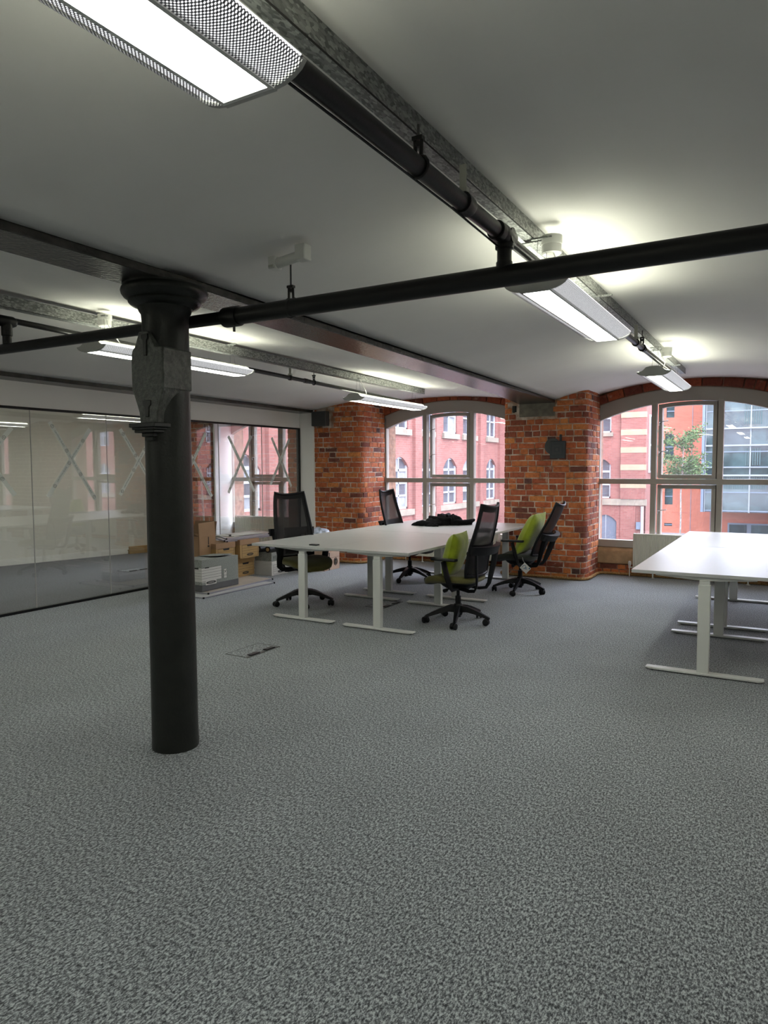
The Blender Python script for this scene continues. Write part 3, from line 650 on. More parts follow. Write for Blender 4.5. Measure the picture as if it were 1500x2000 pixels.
# ------------------------------------------------------------------ desks
def desk(label, x0, x1, y0, y1, lx, lys, foot=(.36, .36), port=None):
    t = thing('desk', label, 'desk', (0, 0, 0), 0, 'white bench desks with T legs')
    m = MB(); m.box(x0 + .001, x1 - .001, y0 + .001, y1 - .001, .715, .740); obj('desktop', m, M_desk, t, bevel=.0015)
    for i, ly in enumerate(lys):
        m = MB(); m.box(lx - .040, lx + .040, ly - .026, ly + .026, .024, .66); m.box(lx - .034, lx + .034, ly - .021, ly + .021, .3, .69); obj('leg', m, M_leg, t, bevel=.004)
        m = MB(); m.prism([(lx - foot[0], .026), (lx - foot[0] - .004, .018), (lx - foot[0] + .03, .008), (lx + foot[1] - .03, .008), (lx + foot[1] + .004, .018), (lx + foot[1], .026)], ly - .035, ly + .035)
        fo = obj('foot', m, M_leg, t, bevel=.004)
        m = MB()
        for s in (-foot[0] + .03, foot[1] - .06): m.lathe([(.014, 0), (.014, .009)], (lx + s + .015, ly, 0), 10)
        obj('foot_pad', m, M_black, fo)
        m = MB(); m.prism([(lx - .33, .714), (lx + .33, .714), (lx + .33, .706), (lx + .06, .688), (lx - .06, .688), (lx - .33, .706)], ly - .012, ly + .018); obj('top_bracket', m, M_leg, t, bevel=.003)
    m = MB(); a, b = lys; m.box(lx - .10, lx - .06, a + .022, b - .022, .685, .713); m.box(lx + .06, lx + .10, a + .022, b - .022, .685, .713); obj('side_rail', m, M_leg, t, bevel=.002)
    if port: m = MB(); m.box(port[0], port[1], port[2], port[3], .7395, .752); obj('cable_port', m, M_black, t, bevel=.002, label='small black cable port')
    return t
desk('white desk of the left bench, front row at the left, half behind the mesh chair', -4.72, -3.81, 5.44, 7.235, -4.115, (5.495, 6.80))
desk('white desk of the left bench, front row at the right', -3.81, -2.905, 5.44, 7.235, -3.245, (5.475, 6.76), (.375, .375))
desk('white desk of the left bench, far row under the black jacket', -4.70, -3.81, 7.24, 9.06, -4.13, (7.235, 8.84))
desk('white desk of the left bench, far row beside the brick pier', -3.81, -2.93, 7.24, 9.06, -3.24, (7.20, 8.82), (.36, .375))
desk('white desk of the right bench nearest the camera', -.99, -.09, 5.365, 7.20, -.492, (5.395, 6.70), (.385, .385))
desk('white desk of the right bench by the window, behind the near one', -.99, -.09, 7.205, 8.86, -.492, (7.10, 8.60), (.385, .385))
desk('white desk beyond the right edge of the picture, near row', -.085, .815, 5.365, 7.20, .40, (5.395, 6.70))
desk('white desk beyond the right edge of the picture, window row', -.085, .815, 7.205, 8.86, .40, (7.10, 8.60))
m = MB(); m.box(-4.075, -3.985, 5.545, 5.60, .740, .752); o = obj('black_adapter', m, M_black, bevel=.003); tag(o, 'small black block lying near the front edge of the left desk', 'adapter')
m = MB(); m.box(-3.20, -3.00, 7.62, 7.93, .740, .757, M=rotM('Z', .12, (-3.1, 7.8, 0))); o = obj('laptop', m, M_alu, bevel=.004); tag(o, 'thin closed grey laptop on the desk behind the front chair', 'laptop')
m = MB(); m.box(-3.195, -3.005, 7.615, 7.935, .7575, .7595, M=rotM('Z', .12, (-3.1, 7.8, 0))); obj('lid', m, M_dgrey, o)

# ------------------------------------------------------------------ chairs
def superring(cx, cy, hx, hy, z, n=28, p=3.2, zf=None):
    r = []
    for i in range(n):
        a = 2 * PI * i / n; c, s = math.cos(a), math.sin(a)
        x = cx + hx * math.copysign(abs(c) ** (2 / p), c); y = cy + hy * math.copysign(abs(s) ** (2 / p), s)
        r.append(Vector((x, y, z + (zf(x, y) if zf else 0))))
    return r
def make_chair(label, loc, rz, base_rot, lean, matseat, seat_z=.47, back_h=.70):
    t = thing('office_chair', label, 'chair', loc, rz, 'black mesh-backed office chairs')
    # five star base
    b = MB(); b.lathe([(.038, .075), (.044, .09), (.046, .165), (.036, .185)], n=20)
    base_rot -= rz; angs = [base_rot + 2 * PI * k / 5 for k in range(5)]
    for a in angs:
        M = Matrix.Rotation(a, 4, 'Z'); rings = []
        for s, w, z0, z1 in ((.03, .032, .105, .172), (.10, .030, .112, .162), (.18, .025, .098, .138), (.25, .020, .078, .110), (.305, .017, .062, .086), (.325, .013, .060, .076)):
            rings.append([M @ Vector((s, -w, z0)), M @ Vector((s, w, z0)), M @ Vector((s, w * .7, z1)), M @ Vector((s, -w * .7, z1))])
        b.loft(rings); b.tube([M @ Vector((.308, 0, .04)), M @ Vector((.308, 0, .075))], .010, 8)
    obj('star_base', b, M_plastic, t, smooth=40)
    for i, a in enumerate(angs):
        c = MB(); cpos = Matrix.Rotation(a, 4, 'Z') @ Vector((.308, 0, 0)); M = Matrix.Translation(cpos) @ Matrix.Rotation(base_rot * 3 + i * 1.9, 4, 'Z') @ Matrix.Translation((-.018, 0, 0))
        for s in (-1, 1):
            c.tube([M @ Vector((0, s * .008, .030)), M @ Vector((0, s * .012, .030)), M @ Vector((0, s * .026, .030)), M @ Vector((0, s * .029, .030))], [.024, .030, .030, .024], 18)
        hood = [(.034 * math.cos(q), .030 + .036 * math.sin(q)) for q in [PI * k / 8 - .2 for k in range(9)]] + [(-.02, .03), (.02, .03)]
        c.prism([(x, z) for x, z in hood], -.008, .008, M=M); obj('caster', c, M_plastic, t, smooth=40)
    g = MB(); g.tube([(0, 0, .055), (0, 0, .26)], .027, 16); g.tube([(0, 0, .26), (0, 0, seat_z - .11)], .016, 16); obj('gas_lift', g, M_plastic, t)
    k = MB(); k.loft([superring(.0, 0, .10, .06, seat_z - .135), superring(0.0, 0, .15, .11, seat_z - .10), superring(.0, 0, .18, .14, seat_z - .065)])
    k.tube([(.05, -.10, seat_z - .10), (.06, -.24, seat_z - .105), (.07, -.27, seat_z - .10)], .008, 8); k.tube([(.0, .10, seat_z - .10), (.0, .25, seat_z - .11)], .008, 8); k.lathe([(.018, -.02), (.018, .02)], (0, 0, 0), 10, M=Matrix.Translation((.0, .26, seat_z - .11)) @ Matrix.Rotation(PI / 2, 4, 'X'))
    obj('tilt_mechanism', k, M_plastic, t)
    wf = lambda x, y: -.05 * max(0, (x - .10) / .18) ** 2 + .012 * abs(y / .24) ** 3
    sh = MB(); sh.loft([superring(.035, 0, .21, .20, seat_z - .068, zf=wf), superring(.035, 0, .245, .235, seat_z - .05, zf=wf)]); obj('seat_shell', sh, M_plastic, t, smooth=60)
    st = MB(); st.loft([superring(.035, 0, .24, .235, seat_z - .052, zf=wf), superring(.035, 0, .262, .255, seat_z - .040, zf=wf), superring(.035, 0, .268, .26, seat_z - .008, zf=wf), superring(.035, 0, .255, .248, seat_z + .010, zf=wf), superring(.03, 0, .16, .16, seat_z + .014, zf=wf), superring(.03, 0, .03, .03, seat_z + .010, zf=wf)])
    obj('seat', st, matseat, t, smooth=70)
    # back, built upright then leaned about the rear of the seat
    ML = rotM('Y', -lean, (-.17, 0, seat_z - .05))
    H = back_h; zb = seat_z + .03
    def bk(u, v, off=0):   # u across -1..1, v up 0..1
        hw = .235 - .055 * v * v - .012 * max(0, .3 - v) / .3
        x = -.225 - .04 * math.sin(v * 2.1) * 1.0 + .045 * (1 - v) * math.sin(v * PI) + .045 * (u * u) + off - .02 * v
        return ML @ Vector((x, u * hw, zb + H * v + .022 * u * u * v * v))
    fr = MB(); nn = 14
    loop = [(-1 + .0, j / nn) for j in range(nn + 1)] + [(-1 + 2 * i / 8, 1) for i in range(1, 8)] + [(1, 1 - j / nn) for j in range(nn + 1)] + [(1 - 2 * i / 8, 0) for i in range(1, 8)]
    pts = [bk(u, v) for u, v in loop]
    fr.tube(pts, .015, 8, closed=True, caps=False, sx=1.0)
    fr.grid(lambda u, v: bk(-1 + .18 * u, v, .004), 2, 12); fr.grid(lambda u, v: bk(1 - .18 * u, v, .004), 2, 12)
    fr.grid(lambda u, v: bk(-1 + 2 * u, .92 + .08 * v, .004), 10, 2); fr.grid(lambda u, v: bk(-1 + 2 * u, .03 * v, .004), 10, 1)
    obj('back_frame', fr, M_plastic, t, smooth=60, fix=False)
    m = MB(); m.grid(lambda u, v: bk(-.93 + 1.86 * u, .02 + .95 * v), 12, 18); obj('mesh_panel', m, M_mesh, t, smooth=80, fix=False)
    lb = MB()
    lb.grid(lambda u, v: bk(-.96 + 1.92 * u, .37 + .085 * v, -.012), 12, 2); lb.grid(lambda u, v: bk(-.96 + 1.92 * u, .37 + .085 * v, -.022), 12, 2)
    lb.grid(lambda u, v: bk(-.5 + 1.0 * u, .04 + .34 * v, -.02), 8, 5)
    obj('lumbar_pad', lb, M_plastic, t, smooth=80, fix=False)
    # carrier: broad yoke behind the back joined to two posts that curl under the seat
    yk = MB()
    zz = zb + H * .40
    rings = []
    for i in range(13):
        u = -1 + i / 6; y = u * .275; x = -.315 + .075 * u * u
        rings.append([ML @ Vector((x - .012, y, zz - .045)), ML @ Vector((x + .012, y, zz - .045)), ML @ Vector((x + .022, y, zz + .034)), ML @ Vector((x - .032, y, zz + .034))])
    yk.loft(rings)
    for s in (-1, 1):
        P = [ML @ Vector((-.255, s * .215, zz)), ML @ Vector((-.262, s * .19, zz - .15)), ML @ Vector((-.265, s * .15, seat_z + .02)), Vector((-.262, s * .135, seat_z - .07)), Vector((-.235, s * .125, seat_z - .115)), Vector((-.17, s * .11, seat_z - .125)), Vector((-.04, s * .08, seat_z - .11))]
        yk.tube(P, [.036, .034, .030, .024, .019, .018, .018], 8, sx=.45)
    obj('back_carrier', yk, M_plastic, t, smooth=50)
    for s in (-1, 1):
        a = MB()
        a.tube([Vector((-.06, s * .12, seat_z - .10)), Vector((-.06, s * .24, seat_z - .10)), Vector((-.055, s * .275, seat_z - .06)), Vector((-.03, s * .282, seat_z + .02)), Vector((.01, s * .282, seat_z + .165))], [.022, .024, .034, .040, .036], 8, sx=.45)
        a.loft([[Vector((x, s * .275 - w, z)) for w, z in ((-.03, seat_z + .170), (.03, seat_z + .170), (.036, seat_z + .180), (.03, seat_z + .193), (-.03, seat_z + .193), (-.036, seat_z + .180))] for x in (-.12, -.115)][:1] +
               [[Vector((x, s * .275 + w * q, seat_z + .170 + dz)) for w, dz in ((-.03, 0), (.03, 0), (.036, .010), (.028, .023), (-.028, .023), (-.036, .010))] for x, q in ((-.118, .9), (-.05, 1), (.08, 1), (.125, .95), (.14, .6))])
        obj('armrest', a, M_plastic, t, smooth=50)
    return t
c1 = make_chair('mesh chair with olive seat at the left side of the desks', (-4.585, 6.15, 0), -.43, .314, .12, M_olive, .50, .69)
c2 = make_chair('mesh chair with olive seat and green cushion, nearest on the desks\' right side', (-2.735, 6.14, 0), PI - .06, .0, .13, M_olive, .46, .66)
c3 = make_chair('tilted mesh chair with grey-green seat and green cushion before the brick pier', (-2.76, 8.02, 0), PI + .02, -.21, .34, M_greyup, .46, .64)
c4 = make_chair('mesh chair across the desks before the left arched window', (-4.36, 8.20, 0), .0, -.25, .15, M_greyup, .47, .70)
def cushion(label, loc, rx, size=.44):
    mb = MB(); n = 16
    def f(side):
        def g(u, v):
            a, b = u * 2 - 1, v * 2 - 1; th = .085 * (max(0, (1 - abs(a) ** 3) * (1 - abs(b) ** 3))) ** .55
            pin = 1 - .05 * (1 - abs(a) ** 2) * abs(b) ** 4 - .05 * (1 - abs(b) ** 2) * abs(a) ** 4
            w = .012 * math.sin(5 * a + 2 * b) * math.cos(4 * b) * (1 - a * a) * (1 - b * b)
            return (side * (th + w * .6), a * size / 2 * pin, b * size / 2 * pin)
        return g
    mb.grid(f(1), n, n); mb.grid(f(-1), n, n, flip=True)
    o = obj('cushion', mb, M_lime, smooth=180, fix=False); o.location = loc; o.rotation_euler = rx; tag(o, label, 'cushion', 'lime green cushions on the chairs'); return o
cushion('lime green cushion on the nearest chair beside the desks', (-2.765, 6.13, .665), (0, .24, .12), .44)
cushion('lime green cushion on the tilted chair before the brick pier', (-2.64, 8.03, .715), (.0, .44, .05), .54)
# hang tag on the tilted chair
t = thing('swing_tag', 'white card tag with blue print hanging from the tilted chair', 'tag', (-2.60, 7.735, .335), .2)
M = Matrix.Rotation(.75, 4, 'Y')
m = MB(); m.box(-.050, .050, -.001, .001, -.042, .042, M=M); obj('card', m, M_paper, t, smooth=0)
m = MB(); m.tube([M @ Vector((-.02 + .012 * math.cos(a) * 1.5, -.0018, .0 + .022 * math.sin(a))) for a in [k * .5 for k in range(9)]], .0035, 5); m.tube([M @ Vector((-.012, -.0018, -.02)), M @ Vector((.008, -.0018, .016))], .0035, 5); m.box(.028, .044, -.0022, -.001, .022, .036, M=M); m.tube([M @ Vector((.0, -.0018, -.012)), M @ Vector((.02, -.0018, .006))], .003, 5); obj('blue_print', m, M_blue, t)
m = MB(); m.tube([M @ Vector((-.045, 0, .036)), (-.03, .02, .09), (-.04, .04, .12)], .0012, 5); obj('string', m, M_whitep, t)

# jacket: crumpled cloth heap
mb = MB()
def blob(c, hx, hy, hz, rz, seed, fold=.25):
    rr = random.Random(seed); ph = [rr.uniform(0, 6) for _ in range(6)]; M = Matrix.Translation(c) @ Matrix.Rotation(rz, 4, 'Z')
    def g(u, v):
        a = 2 * PI * u; b = (v - .0) * PI / 2 * 1.0
        r = 1 + fold * (math.sin(3 * a + ph[0] + 2 * v) * .35 + math.sin(7 * a + ph[1] + 5 * v) * .22 + math.sin(11 * a + ph[2] - 6 * v) * .12)
        x = hx * math.cos(a) * math.cos(b) ** .7 * r; y = hy * math.sin(a) * math.cos(b) ** .7 * r
        z = hz * math.sin(b) * (1 + fold * (.5 * math.sin(2.2 * a + ph[3]) + .25 * math.sin(6 * a + ph[4]))) + .004 * math.sin(9 * a + ph[5])
        return M @ Vector((x, y, max(z, .001)))
    mb.grid(g, 56, 12, closeu=True)
blob(Vector((-4.03, 8.30, .741)), .15, .17, .105, .5, 3, .16); blob(Vector((-3.82, 8.44, .741)), .11, .13, .125, 1.2, 9, .18); blob(Vector((-4.17, 8.16, .741)), .12, .07, .045, .3, 5, .15); blob(Vector((-3.97, 8.08, .741)), .09, .045, .04, .1, 12, .12)
blob(Vector((-3.72, 8.54, .741)), .12, .07, .055, .8, 15, .18); blob(Vector((-3.95, 8.36, .741)), .13, .11, .14, 2.2, 17, .14)
for k, P in enumerate((((-4.2, 8.1), (-4.1, 8.06), (-3.98, 8.10), (-3.9, 8.2)), ((-4.12, 8.32), (-4.0, 8.22), (-3.9, 8.28), (-3.8, 8.3)), ((-3.78, 8.34), (-3.68, 8.42), (-3.62, 8.52), (-3.6, 8.6)), ((-4.05, 8.4), (-3.95, 8.45), (-3.88, 8.4), (-3.86, 8.3)))):
    hz = (.775, .83, .79, .86)[k]; mb.tube([(x, y, hz + .015 * math.sin(i * 2 + k)) for i, (x, y) in enumerate(P)], [.022, .034, .032, .018], 10)
o = obj('jacket', mb, M_coat, smooth=75); tag(o, 'crumpled black jacket lying on the far left desk', 'jacket')

# ------------------------------------------------------------------ boxes and boards by the glass
def stripes(mb, x, y0, y1, zs, w=.0022):
    for z in zs: mb.box(x, x + .0012, y0, y1, z - w / 2, z + w / 2)
def oval(mb, x, yc, zc, a, b, wire=.003, n=20, mi=0):
    mb.tube([(x, yc + a * math.cos(k * 2 * PI / n), zc + b * math.sin(k * 2 * PI / n)) for k in range(n)], wire, 5, closed=True, caps=False, mi=mi)
def archive(label, x1, y0, y1, z0, z1, dep, m_side, m_top, lid=.07, name='archive_box', panel=None, group='archive boxes by the glass partition'):
    """box whose printed end faces +X at x1"""
    t = thing(name, label, 'box', (0, 0, 0), 0, group); w = y1 - y0
    m = MB(); m.box(x1 - dep, x1, y0, y1, z0, z1 - lid * .3); obj('body', m, m_side, t, bevel=.002)
    m = MB(); m.box(x1 - dep - .006, x1 + .006, y0 - .006, y1 + .006, z1 - lid, z1); obj('lid', m, m_top, t, bevel=.003)
    p = MB(); yy0, yy1 = y0 + w * .10, y1 - w * .06; zt = z1 - lid - .006; zb = z0 + .018
    stripes(p, x1 + .0003, yy0, yy1, [zt, zt - (zt - zb) * .25, zt - (zt - zb) * .47, zt - (zt - zb) * .69, zb])
    p.box(x1 + .0003, x1 + .0015, yy0 - .001, yy0 + .001, zb, zt); p.box(x1 + .0003, x1 + .0015, yy1 - .001, yy1 + .001, zb, zt); obj('printed_lines', p, M_ink, t, smooth=0)
    h = MB(); h.prism([(y0 + w * .36, zt + .002), (y1 - w * .30, zt + .004), (y1 - w * .32, zt - .022), (y0 + w * .40, zt - .022)], x1 + .0002, x1 + .002, 'x'); obj('hand_hole', h, M_ink, t, smooth=0)
    h = MB(); oval(h, x1 + .001, (y0 + y1) / 2 + .01, z0 + .045, w * .17, .014); oval(h, x1 + .001, (y0 + y1) / 2 + .01, z0 + .045, w * .13, .008, .004); obj('oval_emblem', h, M_ink, t)
    return t
archive('brown archive box with printed lines, lower of the right stack', -6.40, 7.045, 7.425, .032, .29, .36, M_cardd, M_cardd)
archive('brown archive box with printed lines, top of the right stack under the boards', -6.31, 7.04, 7.42, .292, .545, .36, M_cardd, M_card)
archive('brown archive box behind the grey box, lower of the left stack', -6.32, 6.60, 6.95, .032, .285, .34, M_cardd, M_cardd)
archive('brown archive box behind the grey box, top of the left stack', -6.32, 6.60, 6.95, .287, .535, .34, M_cardd, M_card)
# tall open carton
t = thing('open_carton', 'tall open brown carton with raised flaps beside the column', 'box', (0, 0, 0))
x1, y0, y1, h, d = -6.40, 6.385, 6.68, .645, .40
m = MB(); m.box(x1 - .004, x1, y0, y1, 0.03, h); m.box(x1 - d, x1 - d + .004, y0, y1, .03, h); m.box(x1 - d, x1, y0, y0 + .004, .03, h); m.box(x1 - d, x1, y1 - .004, y1, .03, h); m.box(x1 - d, x1, y0, y1, .03, .036); obj('body', m, M_card, t, smooth=0)
m = MB(); m.loft([[Vector((x1 - .004, y0, h)), Vector((x1, y0, h)), Vector((x1, y1, h)), Vector((x1 - .004, y1, h))], [Vector((x1 - .03, y0 + .02, h + .165)), Vector((x1 - .026, y0 + .02, h + .165)), Vector((x1 - .026, y1 + .01, h + .175)), Vector((x1 - .03, y1 + .01, h + .175))]]); obj('flap', m, M_card, t, smooth=0)
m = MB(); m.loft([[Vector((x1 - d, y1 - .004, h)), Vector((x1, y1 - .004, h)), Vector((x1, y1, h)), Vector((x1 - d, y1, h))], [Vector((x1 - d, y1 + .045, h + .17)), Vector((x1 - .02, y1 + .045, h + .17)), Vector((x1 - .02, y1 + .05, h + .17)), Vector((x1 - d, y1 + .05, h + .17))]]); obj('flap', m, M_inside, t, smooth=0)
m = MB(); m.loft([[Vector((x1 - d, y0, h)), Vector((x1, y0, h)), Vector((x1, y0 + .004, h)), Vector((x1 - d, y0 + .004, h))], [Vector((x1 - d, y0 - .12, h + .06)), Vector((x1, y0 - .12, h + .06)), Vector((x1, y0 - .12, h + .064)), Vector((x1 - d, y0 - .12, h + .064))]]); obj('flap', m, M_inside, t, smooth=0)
m = MB(); m.box(x1 - d + .01, x1 - .02, y0 + .01, y1 - .01, .3, .54); obj('contents', m, M_black, t, bevel=.01, label='dark contents of the carton')
m = MB(); m.box(x1, x1 + .0012, y0 + .16, y0 + .172, .53, .63); m.box(x1, x1 + .0012, y0 + .15, y0 + .178, .50, .52); m.box(x1, x1 + .0012, y0 + .16, y0 + .172, .22, .30); m.box(x1, x1 + .0012, y0 + .145, y0 + .165, .19, .215); obj('stencil_mark', m, M_ink, t, smooth=0)
# large speckled box with a picture of an archive box
t = thing('storage_box', 'large speckled grey box with printed white panel, on the floor boards', 'box', (0, 0, 0))
x1, y0, y1, z0, z1, d = -6.0, 6.02, 6.655, .034, .41, .34
m = MB(); m.box(x1 - d, x1, y0, y1, z0 + .075, z1); obj('body', m, M_greybox, t, bevel=.004)
m = MB(); m.box(x1 - d - .001, x1 + .001, y0 - .001, y1 + .001, z0, z0 + .078); obj('base_band', m, M_dgrey, t, bevel=.004)
m = MB(); m.prism([(x1 - d, z1), (x1 - .02, z1 + .022), (x1 - .02, z1 + .026), (x1 - d, z1 + .004)], y0 + .28, y1 - .08); m.box(x1 - d, x1, y0 + .0, y0 + .2, z1 - .001, z1 + .004); obj('flap', m, M_greybox, t, smooth=0)
m = MB(); m.box(x1, x1 + .0012, y0, y0 + .335, .155, .315); m.box(x1 - .20, x1, y0 - .0012, y0, .150, .315); m.box(x1, x1 + .0012, y0 + .37, y0 + .425, .15, .265); obj('printed_panel', m, M_paper, t, smooth=0)
m = MB(); stripes(m, x1 + .0014, y0, y0 + .335, [.315, .285, .252, .22, .188], .0025); m.box(x1 + .0014, x1 + .0026, y0 + .333, y0 + .337, .155, .316)
for yy in (.37, .424): m.box(x1 + .0014, x1 + .0026, y0 + yy - .001, y0 + yy + .001, .15, .265)
for zz in (.15, .265, .18, .19): m.box(x1 + .0014, x1 + .0026, y0 + .37, y0 + .425, zz - .001, zz + .001)
m.tube([(x1 + .002, y0 + .382, .25), (x1 + .002, y0 + .40, .225), (x1 + .002, y0 + .415, .25)], .002, 5); m.tube([(x1 + .002, y0 + .39, .215), (x1 + .002, y0 + .40, .24)], .002, 5)
for zz in (.284, .252, .22, .188): m.box(x1 - .20, x1, y0 - .0026, y0 - .0014, zz - .001, zz + .001)
m.box(x1 - .14, x1 - .05, y0 - .003, y0 - .0012, .300, .318); m.box(x1, x1 + .003, y0 + .05, y0 + .12, .308, .320); obj('printed_lines', m, M_ink, t, smooth=0)
m = MB(); m.box(x1 + .0011, x1 + .0022, y0 + .06, y0 + .24, .105, .160); obj('handle_plate', m, M_paper, t, smooth=0)
m = MB(); oval(m, x1 + .002, y0 + .15, .132, .078, .014, .004); m.box(x1 + .002, x1 + .0032, y0 + .08, y0 + .22, .128, .136); obj('oval_emblem', m, M_ink, t)
m = MB(); m.box(x1 - .001, x1 + .0016, y0 + .0, y0 + .06, .140, .146); obj('white_edge', m, M_paper, t, smooth=0)
# white boxes
archive('white archive box with printed lines on a dark base beside the brown stacks', -6.20, 7.56, 7.93, .0, .20, .31, M_paper, M_paper, lid=.045)

archive('grey speckled archive box on top of the white one', -6.205, 7.565, 7.925, .202, .325, .30, M_greybox, M_greybox, lid=.05)
def roll(label, p, q, r, mt, core=M_cardd):
    mb = MB(); mb.tube([p, q], r, 20); o = obj('roll', mb, mt, smooth=50); tag(o, label, 'roll', 'dark rolls on the grey archive box')
    d = (Vector(p) - Vector(q)).normalized() * .002; m = MB(); m.tube([Vector(p) + d, Vector(p) - d], r * .55, 16); obj('cardboard_core', m, core, o); return o
roll('dark roll with a cardboard core on top of the grey archive box', (-6.22, 7.50, .375), (-6.30, 8.05, .37), .045, M_plastic)
roll('dark roll behind, lying higher on the grey archive box', (-6.36, 7.46, .38), (-6.42, 8.0, .37), .050, M_plastic, M_dgrey)
# pale cartons at the pier with plastic on top
def carton(label, x1, y0, y1, z0, z1, d, mt, rz=0):
    t = thing('carton', label, 'box', (0, 0, 0), 0, 'pale cartons stacked beside the brick pier')
    m = MB(); m.box(x1 - d, x1, y0, y1, z0, z1); obj('body', m, mt, t, bevel=.003)
    m = MB(); m.box(x1, x1 + .001, y0, y1, z1 - .085, z1 - .082); m.box(x1 - d, x1, y0 - .001, y0, z1 - .085, z1 - .082); obj('lid_edge', m, M_ink, t, smooth=0)
    return t
t = carton('pale pink carton with a round emblem, lower of the stack by the pier', -5.80, 8.27, 8.66, 0, .265, .36, M_cardp)
m = MB(); oval(m, -5.7985, 8.555, .115, .045, .055, .004); oval(m, -5.7985, 8.555, .115, .032, .040, .003); m.box(-5.7995, -5.797, 8.54, 8.57, .08, .15); m.box(-5.7995, -5.797, 8.38, 8.40, .0, .26); obj('round_emblem', m, M_ink, t)
carton('pale pink carton, upper of the stack by the pier', -5.81, 8.28, 8.65, .267, .535, .35, M_cardp)
mb = MB(); blob(Vector((-6.0, 8.42, .536)), .15, .17, .075, .4, 21, .3); o = obj('plastic_bag', mb, M_bag, smooth=60); tag(o, 'crumpled clear and blue plastic bag on the pale cartons', 'bag')
# boards
def board(label, pts, z0, z1, face, group, edge=M_alu):
    t = thing('flat_board', label, 'board', (0, 0, 0), 0, group)
    m = MB(); m.prism(pts, z0 + .002, z1 - .001, 'z'); obj('panel', m, face, t, smooth=0)
    m = MB(); n = len(pts)
    for i in range(n):
        p, q = Vector((*pts[i], 0)), Vector((*pts[(i + 1) % n], 0)); d = (q - p).normalized(); nn = Vector((d.y, -d.x, 0)); c = sum((Vector((*a, 0)) for a in pts), Vector()) / n
        if nn.dot(p - c) < 0: nn = -nn
        m.loft([[p + Vector((0, 0, z0)) - nn * .012, p + nn * .003 + Vector((0, 0, z0)), p + nn * .003 + Vector((0, 0, z1)), p - nn * .012 + Vector((0, 0, z1))], [q + Vector((0, 0, z0)) - nn * .012, q + nn * .003 + Vector((0, 0, z0)), q + nn * .003 + Vector((0, 0, z1)), q - nn * .012 + Vector((0, 0, z1))]])
    obj('metal_edge', m, edge, t, smooth=30)
    m = MB()
    for i in range(n): m.lathe([(.012, 0), (.012, z1 - z0 + .004)], (pts[i][0], pts[i][1], z0 - .002 if z0 > .003 else 0), 8)
    obj('corner_cap', m, M_black, t); return t
GB = 'framed boards lying on the archive boxes'
board('framed board lying across the brown archive boxes, lowest', [(-6.86, 7.12), (-6.35, 6.84), (-6.35, 7.80), (-6.86, 8.05)], .532, .548, M_tan, GB)
board('framed board lying across the brown archive boxes, middle', [(-6.86, 7.10), (-6.34, 6.78), (-6.34, 7.87), (-6.86, 8.10)], .550, .566, M_tan, GB)
board('framed board on top, with paper sheets on it', [(-6.85, 7.16), (-6.38, 6.86), (-6.38, 7.72), (-6.85, 7.95)], .568, .582, M_tan, GB)
m = MB(); m.box(-6.80, -6.45, 7.05, 7.40, .5835, .588, M=rotM('Z', .12, (-6.6, 7.2, 0))); o = obj('paper_sheet', m, M_paper); tag(o, 'white sheet lying on the boards near the carton', 'sheet', 'white sheets on the boards')
m = MB(); m.box(-6.72, -6.42, 7.20, 7.66, .589, .592, M=rotM('Z', -.05, (-6.6, 7.2, 0))); o = obj('paper_sheet', m, M_paper); tag(o, 'white sheet overlapping the first, farther along the boards', 'sheet', 'white sheets on the boards')
m = MB(); m.lathe([(.016, 0), (.016, .022)], (-6.50, 7.06, .588), 12); o = obj('ink_pot', m, M_black); tag(o, 'tiny black pot standing on the sheets on the boards', 'pot')
GF = 'framed boards lying on the carpet'
board('framed board lying on the carpet under the boxes, lower', [(-6.62, 5.80), (-5.80, 5.84), (-5.77, 7.08), (-6.62, 7.15)], 0, .014, M_desk, GF)
board('framed board lying on the carpet under the boxes, upper', [(-6.68, 5.95), (-5.90, 6.02), (-5.93, 7.24), (-6.68, 7.30)], .015, .031, M_tan, GF)
# things inside the meeting room
m = MB(); m.box(.0, .06, 0, .95, .0, .055); m.box(-.0, .07, -.01, .96, .056, .075); m.box(.0, .06, .01, .94, .076, .13)
o = obj('flattened_cardboard', m, M_cardd, bevel=.004); o.location = (-10.085, 8.34, 0); o.rotation_euler = (0, 0, -.2137); tag(o, 'bundle of flattened cardboard on the meeting room floor by the wall', 'cardboard')
m = MB(); m.tube([(-9.05, 9.10, 1.55), (-8.56, 8.70, .02)], .018, 8); m.tube([(-9.03, 9.08, 1.48), (-8.95, 9.03, 1.30)], .026, 8); o = obj('leaning_pole', m, M_wood); tag(o, 'thin grey pole leaning on the brick behind the glass', 'pole')

